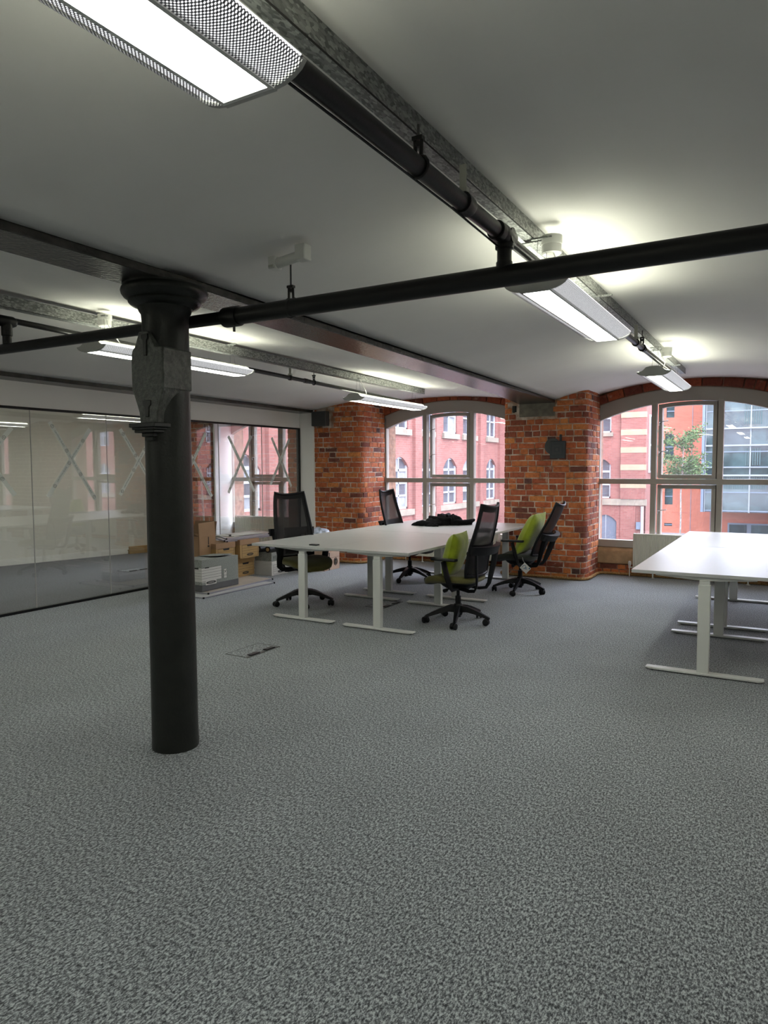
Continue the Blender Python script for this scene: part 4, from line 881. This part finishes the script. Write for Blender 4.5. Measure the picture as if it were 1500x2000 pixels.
def radiator(label, x0, x1, z0, z1, y0=9.80):
    t = thing('radiator', label, 'radiator', (0, 0, 0), 0, 'white panel radiators under the windows')
    mb = MB(); n = max(4, int((x1 - x0 - .04) / .0335)); pts = [(x0, y0 + .012), (x0 + .012, y0)]
    wv = (x1 - x0 - .024) / n
    for i in range(n):
        a = x0 + .012 + i * wv; pts += [(a + wv * .30, y0), (a + wv * .42, y0 + .010), (a + wv * .72, y0 + .010), (a + wv * .84, y0)]
    pts += [(x1 - .012, y0), (x1, y0 + .012), (x1, y0 + .022), (x0, y0 + .022)]
    mb.prism(pts, z0 + .02, z1 - .02, 'z'); mb.box(x0, x1, y0, y0 + .022, z0, z0 + .02); mb.box(x0, x1, y0, y0 + .022, z1 - .02, z1 - .002); obj('front_panel', mb, M_rad, t, smooth=0)
    m = MB(); m.box(x0, x1, y0 + .065, y0 + .085, z0, z1 - .004); obj('rear_panel', m, M_rad, t, bevel=.003)
    m = MB(); m.box(x0 - .002, x0 + .006, y0, y0 + .088, z0 + .01, z1); m.box(x1 - .006, x1 + .002, y0, y0 + .088, z0 + .01, z1); m.box(x0, x1, y0 + .004, y0 + .010, z1 - .006, z1); obj('side_cover', m, M_rad, t, bevel=.003)
    m = MB(); 
    for i in range(int((x1 - x0) / .03)): m.box(x0 + .01 + i * .03, x0 + .026 + i * .03, y0 + .02, y0 + .066, z1 - .006, z1 - .002)
    obj('top_grille', m, M_rad, t, smooth=0)
    m = MB(); m.tube([(x0 - .05, y0 + .05, 0), (x0 - .05, y0 + .05, z0 + .05)], .0075, 10); m.tube([(x0 - .05, y0 + .05, z0 + .03), (x0 + .005, y0 + .05, z0 + .03)], .010, 10); obj('valve_pipe', m, M_rad, t)
    m = MB(); m.lathe([(.014, 0), (.020, .012), (.021, .045), (.018, .06), (.008, .066)], (x0 - .05, y0 + .05, z0 + .05), 16); m.lathe([(.014, -.03), (.014, .0)], (x0 - .05, y0 + .05, z0 + .05), 12); obj('valve_head', m, M_whitep, t)
    m = MB()
    for x in (x0 + .25, x1 - .25): m.tube([(x, y0 + .05, 0), (x, y0 + .05, z0 + .01)], .010, 10); m.lathe([(.025, 0), (.022, .008)], (x, y0 + .05, 0), 12)
    obj('floor_support', m, M_whitep, t); return t
radiator('white ribbed radiator under the right window, behind the near right desk', -1.79, -.15, .10, .598)
radiator('white radiator under the left window, glimpsed beneath the desks', -5.26, -3.72, .10, .598)
radiator('white radiator inside the meeting room behind the glass', -8.90, -7.45, .14, .63)

# dark square device on the pier
t = thing('wall_beacon', 'dark grey square device fixed to the brick pier', 'device', (0, 0, 0))
m = MB(); m.box(-2.75, -2.545, PY - .062, PY - .012, 1.61, 1.845); obj('housing', m, M_dkgrey, t, bevel=.008)
m = MB(); m.lathe([(.105, -.012), (.11, 0), (.105, .015)], (0, 0, 0), 28, M=Matrix.Translation((-2.725, PY - .014, 1.775)) @ Matrix.Rotation(PI / 2, 4, 'X')); obj('round_backplate', m, M_greypaint, t)
m = MB(); m.box(-2.635, -2.605, PY - .022, PY - .004, 1.82, 1.93); obj('cable_duct', m, M_dkgrey, t, bevel=.003)
m = MB()
for a, z in ((.055, .001), (.042, .003)):
    c = (-2.655, 1.73); 
    for s in (-1, 1): m.box(c[0] + s * a - .003, c[0] + s * a + .003, PY - .066, PY - .060, c[1] - a, c[1] + a); m.box(c[0] - a, c[0] + a, PY - .066, PY - .060, c[1] + s * a - .003, c[1] + s * a + .003)
m.lathe([(.020, 0), (.020, .006)], (0, 0, 0), 16, M=Matrix.Translation((-2.655, PY - .061, 1.73)) @ Matrix.Rotation(PI / 2, 4, 'X')); obj('sounder_grille', m, M_greypaint, t)

# manila rope laid along the foot of the walls
def rope(label, path, rad):
    at, L = path_fn(path, rad); tot = L[-1]; mb = MB(); n = int(tot / .022)
    for k in range(3):
        pts = []
        for i in range(n + 1):
            s = tot * i / n; p, nr = at(s); a = s / .075 * 2 * PI + k * 2 * PI / 3
            pts.append(p + nr * (.026 + .011 * math.cos(a)) + Vector((0, 0, .024 + .011 * math.sin(a))))
        mb.tube(pts, .0125, 6)
    o = obj('rope_skirting', mb, M_rope, smooth=60); tag(o, label, 'rope'); return o
rope('thick brown rope laid along the foot of the right brick pier and window wall', [(-3.44, WY - .08), (-3.44, PY - .011), (-2.28, PY - .011), (-2.28, WY + .005), (.01, WY + .005)], .12)
rope('thick brown rope laid along the foot of the middle brick pier and under the left window', [(-6.58, PY - .011), (-5.74, PY - .011), (-5.74, WY + .005), (-3.56, WY + .005)], .12)

# floor boxes
def floor_box(label, x0, x1, y0, y1, rz=0):
    t = thing('floor_box', label, 'hatch', ((x0 + x1) / 2, (y0 + y1) / 2, 0), rz); w, h = (x1 - x0) / 2, (y1 - y0) / 2
    m = MB(); b = .007
    m.box(-w, w, -h, -h + b, 0, .003); m.box(-w, w, h - b, h, 0, .003); m.box(-w, -w + b, -h + b, h - b, 0, .003); m.box(w - .035, w, -h + b, h - b, 0, .003); obj('frame', m, M_greypaint, t, smooth=0)
    m = MB(); m.box(-w + b, w - .035, -h + b, h - b, 0, .002); o = obj('carpet_lid', m, M_carpet, t, smooth=0)
    m = MB()
    for s in (-1, 1): m.box(w - .055, w - .012, s * h * .48 - .055, s * h * .48 + .055, .003, .010)
    obj('cable_flap', m, M_black, t, bevel=.002); return t
floor_box('floor box hatch in the carpet between column and left desks', -3.905, -3.665, 4.16, 4.565)
floor_box('floor box hatch in the shade under the left desks', -3.93, -3.69, 6.36, 6.78)
floor_box('floor box hatch in the dark carpet behind the glass', -8.53, -8.28, 6.85, 7.25)

# warning tape crosses on the glass
def text_mesh(txt, size):
    c = bpy.data.curves.new('txt', 'FONT'); c.body = txt; c.size = size; c.align_x = 'CENTER'; c.align_y = 'CENTER'; c.extrude = .0002; c.resolution_u = 1
    o = bpy.data.objects.new('txt', c); COL.objects.link(o); dg = bpy.context.evaluated_depsgraph_get(); me = bpy.data.meshes.new_from_object(o.evaluated_get(dg)); bpy.data.objects.remove(o)
    me.materials.clear(); me.materials.append(M_tink); return me
TXT = text_mesh('CAUTION GLASS', .027); RING = None
m = MB(); m.tube([(.019 * math.cos(a), .019 * math.sin(a), 0) for a in [k * PI / 10 for k in range(20)]], .0018, 5, closed=True, caps=False); m.tube([(-.010, .004, 0), (-.004, .010, 0), (.004, .009, 0), (.004, 0, 0), (-.004, -.004, 0), (.002, -.010, 0)], .0016, 4); RING = m.mesh('ring', M_ink); finish(RING, 0)
def strip(parent, p, q, layer):
    # text reads along the strip for someone standing in the office: local x along the strip, local z towards +X
    P, Q = Vector((GX + .006 + layer * .0006, p[0], p[1])), Vector((GX + .006 + layer * .0006, q[0], q[1])); d = Q - P; L = d.length; d.normalize()
    nz = Vector((1, 0, 0)); ny = nz.cross(d); M = Matrix((( d.x, ny.x, nz.x, P.x), (d.y, ny.y, nz.y, P.y), (d.z, ny.z, nz.z, P.z), (0, 0, 0, 1)))
    m = MB(); m.box(0, L, -.024, .024, -.0002, .0002, M=M); s = obj('tape_strip', m, M_tape, parent, smooth=0)
    per = .31; x = .05 + rnd.uniform(0, .1)
    while x < L - .03:
        r = link('ring_mark', RING, s); r.matrix_local = M @ Matrix.Translation((x, 0, .0012))
        c = x + per / 2
        if c + .10 < L: w = link('lettering', TXT, s); w.matrix_local = M @ Matrix.Translation((c, 0, .0006))
        x += per
crosses = [((3.74, 1.98), (4.304, 1.235), (3.72, 1.25), (4.293, 1.93), 'tape cross cut off by the left edge of the picture'),
           ((4.72, 2.011), (5.266, 1.155), (4.672, 1.205), (5.221, 1.957), 'tape cross on the glass panel second from the left edge'),
           ((5.637, 1.976), (6.19, 1.18), (5.61, 1.19), (6.15, 1.96), 'tape cross on the glass partly hidden by the column, left of it'),
           ((6.56, 1.98), (7.137, 1.114), (6.52, 1.17), (7.045, 1.984), 'tape cross on the glass before the brick, just right of the column'),
           ((7.49, 1.96), (8.026, 1.164), (7.47, 1.154), (7.975, 1.985), 'tape cross on the glass before the white window frame'),
           ((8.451, 1.971), (8.928, 1.208), (8.408, 1.25), (8.883, 1.961), 'tape cross on the last glass panel by the white wall')]
for a, b, c, d, lab in crosses:
    t = thing('tape_cross', 'white printed ' + lab, 'tape', (0, 0, 0), 0, 'warning tape crosses on the glass'); strip(t, a, b, 0); strip(t, c, d, 1)
# ------------------------------------------------------------------ outside: street, brick building, orange building, glass front, tree
M_ob = brick_wall_mat('red_brick_facade', (.175, .056, .045), (.215, .080, .064), (.19, .115, .10))
M_oo = brick_wall_mat('orange_brick_facade', (.285, .078, .044), (.32, .094, .054), (.27, .11, .075))
M_ostone = mat('pale_facade_stone', (.19, .16, .125), .9, var=.15, vscale=3)
M_oband = mat('cream_stone_band', (.27, .205, .135), .9, var=.08, vscale=3)
M_ofr = mat('white_outside_window_frame', (.29, .30, .33), .6)
M_opane = mat('outside_window_pane', (.065, .068, .08), .15, var=.35, vscale=1.3)
M_ocurt = mat('outside_curtain', (.17, .175, .19), .9, var=.2, vscale=3)
M_odoor = mat('grey_blue_door', (.08, .095, .125), .6)
M_road = mat('pale_asphalt', (.14, .14, .155), .9, var=.1, vscale=.5)
M_kerb = mat('pale_kerb', (.25, .25, .26), .9)
M_leaf = mat('tree_leaf', (.055, .10, .028), .8, var=.5, vscale=3)
M_bark = mat('pale_bark', (.20, .19, .17), .9, var=.4, vscale=8)
def teal_mat():
    m, n, p, out = newmat('teal_glass'); oi = n.nodes.new('ShaderNodeObjectInfo')
    r = ramp(n, [(0, (.010, .022, .026)), (.4, (.017, .036, .040)), (.7, (.036, .066, .070)), (1, (.018, .024, .030))]); n.links.new(oi.outputs['Random'], r.inputs[0])
    c = coords(n, (1, 1, 1)); nz = N(n, 'ShaderNodeTexNoise', Scale=1.1, Detail=4.0, Distortion=1.2); n.links.new(c, nz.inputs['Vector'])
    r2 = ramp(n, [(.35, (.55, .6, .6)), (.65, (1.5, 1.45, 1.4))]); n.links.new(nz.outputs['Fac'], r2.inputs[0])
    mx = N(n, 'ShaderNodeMix', data_type='RGBA', blend_type='MULTIPLY'); mx.inputs[0].default_value = 1; n.links.new(r.outputs[0], mx.inputs[6]); n.links.new(r2.outputs[0], mx.inputs[7])
    n.links.new(mx.outputs[2], p.inputs['Base Color']); p.inputs['Roughness'].default_value = .10; p.inputs['Specular IOR Level'].default_value = .4
    return m
M_teal = teal_mat(); M_slat = mat('teal_blind', (.022, .055, .058), .6); M_rail = mat('white_steel_rail', (.17, .19, .205), .5); M_steel = mat('blue_grey_steel', (.10, .13, .17), .5)
mb = MB(); mb.box(-60, 60, 10.4, 90, -3.2, -2.95); structure(obj('ground', mb, M_road, smooth=0))
def facade(parent, M, length, z0, z1, wins, mt, name='wall'):
    """wall in local (s, n, z): s along the facade, n outwards; holes for the windows, with reveals"""
    ss = sorted({0, length} | {w[0] for w in wins} | {w[1] for w in wins}); zs = sorted({z0, z1} | {w[2] for w in wins} | {w[3] for w in wins}); mb = MB()
    for a, b in zip(ss[:-1], ss[1:]):
        for c, d in zip(zs[:-1], zs[1:]):
            if any(w[0] <= a and b <= w[1] and w[2] <= c and d <= w[3] for w in wins): continue
            mb.add([M @ Vector(v) for v in ((a, 0, c), (b, 0, c), (b, 0, d), (a, 0, d))], [(0, 1, 2, 3)])
    for s0, s1, a, b, arch in wins:
        for q in (((s0, 0, a), (s0, -.14, a), (s0, -.14, b), (s0, 0, b)), ((s1, 0, a), (s1, -.14, a), (s1, -.14, b), (s1, 0, b)), ((s0, 0, a), (s1, 0, a), (s1, -.14, a), (s0, -.14, a)), ((s0, 0, b), (s1, 0, b), (s1, -.14, b), (s0, -.14, b))):
            mb.add([M @ Vector(v) for v in q], [(0, 1, 2, 3)])
        if arch:
            n = 10; w = s1 - s0; rise = w * .30
            pts = [(s0 + w * i / n, b - rise * (2 * i / n - 1) ** 2) for i in range(n + 1)]
            for i in range(n): mb.prism([pts[i], (pts[i][0], b), (pts[i + 1][0], b), pts[i + 1]], -.14, .0, M=M)
    return obj(name, mb, mt, parent, smooth=0, fix=False)
def owin(parent, M, s0, s1, a, b, arch, rows=3, cols=2, curtain=False):
    f = MB(); t = .07; f.box(s0, s0 + t, -.14, -.06, a, b, M=M); f.box(s1 - t, s1, -.14, -.06, a, b, M=M); f.box(s0, s1, -.14, -.06, a, a + t, M=M); f.box(s0, s1, -.14, -.06, b - t, b, M=M)
    cw = (s1 - s0 - t) / cols; rh = (b - a - t) / rows
    for i in range(1, cols): f.box(s0 + i * cw, s0 + i * cw + t, -.14, -.07, a, b, M=M)
    for j in range(1, rows): f.box(s0, s1, -.14, -.07, a + j * rh, a + j * rh + (t if j != rows - 1 else t * 1.4), M=M)
    o = obj('window', f, M_ofr, parent, smooth=0)
    for i in range(cols):
        for j in range(rows):
            g = MB(); g.box(s0 + i * cw + t, s0 + (i + 1) * cw, -.125, -.115, a + j * rh + t, a + (j + 1) * rh, M=M); obj('pane', g, M_ocurt if curtain and (i + j) % 2 else M_opane, o, smooth=0)
    return o
bt = thing('brick_building', 'long red brick building with white windows across the lane', 'building', (-12.3, 33, -2.95))
for_parent = Matrix.Translation((12.3, -33, 2.95))
ZU0, ZU1, ZL0, ZL1 = 2.92, 5.1, -.03, 1.90
# wing running away from us along the left, facing +X : local s = Y, n = +X
MW = for_parent @ Matrix(((0, 1, 0, -12.3), (1, 0, 0, 0), (0, 0, 1, 0), (0, 0, 0, 1)))
ys = [(13.1, 14.6), (16.6, 17.75), (19.0, 20.2), (21.75, 23.04), (24.05, 25.15), (26.1, 27.45), (28.1, 29.45), (30.85, 32.05)]
ww = [(a, b, ZL0 if a > 13.2 else .36, ZL1, True) for a, b in ys] + [(a, b, ZU0, ZU1, False) for a, b in ys[1:]]
facade(bt, MW, 35.0, -2.95, 12.0, ww, M_ob)
for k, (a, b, c, d, e) in enumerate(ww): owin(bt, MW, a, b, c, d, e, rows=4 if e else 3, curtain=(k % 3 == 0))
m = MB(); m.box(0, 35, 0, .10, -.27, -.05, M=MW); obj('string_course', m, M_ostone, bt, smooth=0)
for a, b, c, d, e in ww:
    if not e: m = MB(); m.box(a - .12, b + .12, 0, .10, c - .22, c, M=MW); obj('stone_sill', m, M_ostone, bt, smooth=0)
for a, b in ((14.8, 15.9), (20.75, 21.5), (23.38, 23.92), (25.2, 25.6), (29.8, 30.15), (32.3, 33.4)):
    m = MB(); m.box(a, b, 0, .13, -2.95, 12, M=MW); obj('pilaster', m, M_ob, bt, smooth=0)
m = MB(); m.box(27.6, 35, 0, .03, 3.98, 4.06, M=MW); obj('stone_band', m, M_oband, bt, smooth=0)
# wing facing us
MF = for_parent @ Matrix(((1, 0, 0, 0), (0, -1, 0, 35.0), (0, 0, 1, 0), (0, 0, 0, 1)))
MF2 = MF @ Matrix.Translation((-12.3, 0, 0))
wf_ = [(3.7, 4.80, ZL0, 1.92, True), (3.7, 4.80, 3.17, 5.2, False), (1.2, 2.3, ZL0, 1.92, True), (1.2, 2.3, 3.17, 5.2, False), (4.05, 5.11, -2.95, -.85, True)]
facade(bt, MF2, 6.44, -2.95, 12.0, wf_, M_ob)
for a, b, c, d, e in wf_[:4]: owin(bt, MF2, a, b, c, d, e, rows=3)
m = MB(); m.box(4.05, 4.57, -.12, -.08, -2.95, -.85, M=MF2); m.box(4.59, 5.11, -.12, -.08, -2.95, -.85, M=MF2); obj('door_leaf', m, M_odoor, bt, smooth=0)
m = MB(); m.box(0, 6.5, 0, .10, -.36, -.06, M=MF2); obj('string_course', m, M_ostone, bt, smooth=0)
m = MB(); m.box(3.6, 4.9, 0, .10, 2.98, 3.17, M=MF2); obj('stone_sill', m, M_ostone, bt, smooth=0)
m = MB(); m.box(5.29, 6.44, 0, .13, -.06, 12, M=MF2); m.box(5.29, 6.0, 0, .05, -2.95, -.36, M=MF2); obj('pilaster', m, M_ob, bt, smooth=0)
for z in (.61, 1.47, 2.30, 3.14, 3.97, 4.8): m = MB(); m.box(5.28, 6.45, .0, .145, z - .135, z + .135, M=MF2); obj('stone_band', m, M_oband, bt, smooth=0)
m = MB(); m.box(-5.90, -5.86, 35.0, 38.2, -2.95, 12, M=for_parent); obj('side_wall', m, M_ob, bt, smooth=0)
m = MB(); m.box(-5.86, -5.80, 35.6, 37.2, 1.2, 4.0, M=for_parent); obj('side_window', m, M_ofr, bt, smooth=0)
m = MB(); m.box(-5.82, -5.78, 35.75, 36.35, 1.3, 2.5, M=for_parent); m.box(-5.82, -5.78, 36.45, 37.05, 1.3, 2.5, M=for_parent); m.box(-5.82, -5.78, 35.75, 37.05, 2.6, 3.9, M=for_parent); obj('side_pane', m, M_opane, bt, smooth=0)
m = MB(); m.tube([for_parent @ Vector(v) for v in ((-5.98, 34.84, -.4), (-5.98, 34.84, -2.9))], .07, 8); obj('drain_pipe', m, M_ofr, bt)
m = MB(); m.box(6.05, 6.25, .05, .16, -1.5, -1.15, M=MF2); obj('meter_box', m, M_steel, bt, smooth=0)
m = MB(); m.prism([(-13.5, 12.0), (-12.2, 12.0), (-14.5, 14)], 12, 35, M=for_parent); m.box(-14, -5.86, 35.1, 38.2, 11.9, 12.0, M=for_parent); obj('roof', m, M_steel, bt, smooth=0)
# orange brick building
ot = thing('orange_building', 'modern orange brick building seen through the right window', 'building', (-3, 50, -2.95)); MP = Matrix.Translation((3, -50, 2.95))
MO = MP @ Matrix(((1, 0, 0, -9.5), (0, -1, 0, 50.0), (0, 0, 1, 0), (0, 0, 0, 1)))
ow = [(2.35, 2.85, 4.75, 5.6, 0), (2.30, 2.85, 1.95, 3.65, 0), (2.35, 2.85, -1.05, .05, 0), (2.35, 2.85, -2.5, -2.3, 0)]
facade(ot, MO, 20, -2.95, 9.5, ow, M_oo)
for a, b, c, d, e in ow:
    g = MB(); g.box(a, b, -.14, -.10, c, d, M=MO); g2 = obj('window', g, M_teal, ot, smooth=0)
    g = MB(); g.box(a, b, -.10, -.05, (c + d) / 2 - .03, (c + d) / 2 + .03, M=MO); obj('glazing_bar', g, M_steel, g2, smooth=0)
for s in (3.95, 5.15): m = MB(); m.box(s, s + .03, 0, .015, -2.95, 9.5, M=MO); obj('movement_joint', m, M_steel, ot, smooth=0)
m = MB(); m.box(6.2, 19, 0, .06, -2.95, -2.15, M=MO); obj('basement_glazing', m, M_steel, ot, smooth=0)
for i in range(8): m = MB(); m.box(6.3 + i * 1.25, 7.3 + i * 1.25, .06, .09, -2.8, -2.25, M=MO); obj('basement_pane', m, M_teal, ot, smooth=0)
# glass front
gt = thing('glass_building', 'blue-green glazed building front at the right edge behind the window', 'building', (-1, 46, -1.2)); MQ = Matrix.Translation((1, -46, 1.2))
gx0, gx1 = -4.35, 4.6
m = MB(); m.box(gx0, gx1, 46.25, 50, -1.25, 7.5, M=MQ); obj('core', m, M_steel, gt, smooth=0)
rows = [-1.15, -.05, .95, 1.45, 2.35, 2.75, 3.75, 4.75, 5.6, 6.6, 7.5]; cols = [gx0, -3.45, -1.95, -.45, 1.05, 2.55, gx1]
for a, b in zip(cols[:-1], cols[1:]):
    for c, d in zip(rows[:-1], rows[1:]): g = MB(); g.box(a + .03, b - .03, 46.10, 46.14, c + .02, d - .02, M=MQ); obj('glass_panel', g, M_teal, gt, smooth=0)
for x in cols: m = MB(); m.box(x - .035, x + .035, 46.0, 46.2, -1.25, 7.5, M=MQ); obj('mullion', m, M_rail, gt, smooth=0)
for z in rows: m = MB(); m.box(gx0, gx1, 46.03, 46.2, z - .03, z + .03, M=MQ); obj('transom', m, M_steel, gt, smooth=0)
for z, w in ((3.72, .045), (2.72, .045), (1.42, .02), (.96, .05), (5.58, .04)): m = MB(); m.box(gx0, gx1, 45.9, 46.0, z - w, z + w, M=MQ); obj('white_rail', m, M_rail, gt, smooth=0)
sl = MB()
for (x0, x1, z0, z1) in ((-2.3, -1.3, 3.95, 5.2), (-2.2, -1.3, 1.55, 2.55), (-3.3, -1.0, .15, .85), (-.8, .9, .15, .85), (-.2, .8, 2.9, 3.6)):
    n = int((x1 - x0) / .12)
    for i in range(n): sl.box(x0 + i * .12, x0 + i * .12 + .06, 46.04, 46.09, z0, z1, M=MQ)
obj('blind_slats', sl, M_slat, gt, smooth=0, kind='stuff')
m = MB(); m.box(gx0 - .2, gx0, 46.0, 49.9, -1.25, 7.5, M=MQ); obj('side_panel', m, M_steel, gt, smooth=0)
# kerb
m = MB(); m.box(-12, 12, 44.0, 44.25, -2.95, -2.80); o = obj('kerb', m, M_kerb); tag(o, 'pale kerb along the street below the orange building', 'kerb')
# tree
tx, ty = -5.05, 41.0
tt = thing('street_tree', 'small leafy tree in front of the orange building', 'tree', (tx, ty, -2.95)); rr = random.Random(4)
m = MB(); m.tube([(0, 0, 0), (.03, 0, 1.6), (.0, .02, 3.0), (.05, 0, 4.2), (.1, 0, 5.6), (.05, 0, 6.3)], [.045, .042, .038, .032, .02, .01], 8)
tips = []
for i in range(32):
    z = rr.uniform(3.3, 6.1); a = rr.uniform(0, 2 * PI); L = rr.uniform(.6, 1.5) * (1.15 - .12 * (z - 3)); e = Vector((L * math.cos(a), L * math.sin(a), rr.uniform(.15, .7)))
    s = Vector((.03, 0, z)); m.tube([s, s + e * .5 + Vector((0, 0, .05)), s + e], [.022, .014, .006], 5); tips += [s + e * t for t in (.35, .55, .75, .9, 1.0)]
obj('trunk', m, M_bark, tt)
lf = MB()
for p in tips:
    for k in range(24):
        c = p + Vector((rr.gauss(0, .17), rr.gauss(0, .17), rr.gauss(0, .15))); u = Vector((rr.gauss(0, 1), rr.gauss(0, 1), rr.gauss(0, .6))).normalized(); v = u.cross(Vector((rr.gauss(0, 1), rr.gauss(0, 1), rr.gauss(0, 1)))).normalized(); s = rr.uniform(.05, .095)
        lf.add([c - u * s, c + v * s * .55, c + u * s, c - v * s * .55], [(0, 1, 2, 3)])
obj('leaves', lf, M_leaf, tt, smooth=0, fix=False, kind='stuff')

# brick building round the corner on the right: outside the picture, seen mirrored in the partition glass
rt = thing('brick_building', 'red brick building to the right, seen only as a reflection in the glass', 'building', (20, 30, -2.95)); MR = Matrix.Translation((-20, -30, 2.95))
MS = MR @ Matrix(((1, 0, 0, 6.0), (0, -1, 0, 30.0), (0, 0, 1, 0), (0, 0, 0, 1)))
rw = [(2 + i * 3.2, 3.2 + i * 3.2, z, z + 1.9, z < 1) for i in range(10) for z in (-.03, 3.0)]
facade(rt, MS, 36, -2.95, 9.0, rw, M_ob)
for a, b, c, d, e in rw: owin(rt, MS, a, b, c, d, e, rows=3)
m = MB(); m.box(0, 36, 0, .10, -.30, -.06, M=MS); obj('string_course', m, M_ostone, rt, smooth=0)
m = MB(); m.box(6, 42, 30.2, 38, 8.9, 9.0, M=MR); m.box(6.0, 6.1, 30, 38, -2.95, 9, M=MR); obj('side_wall', m, M_ob, rt, smooth=0)
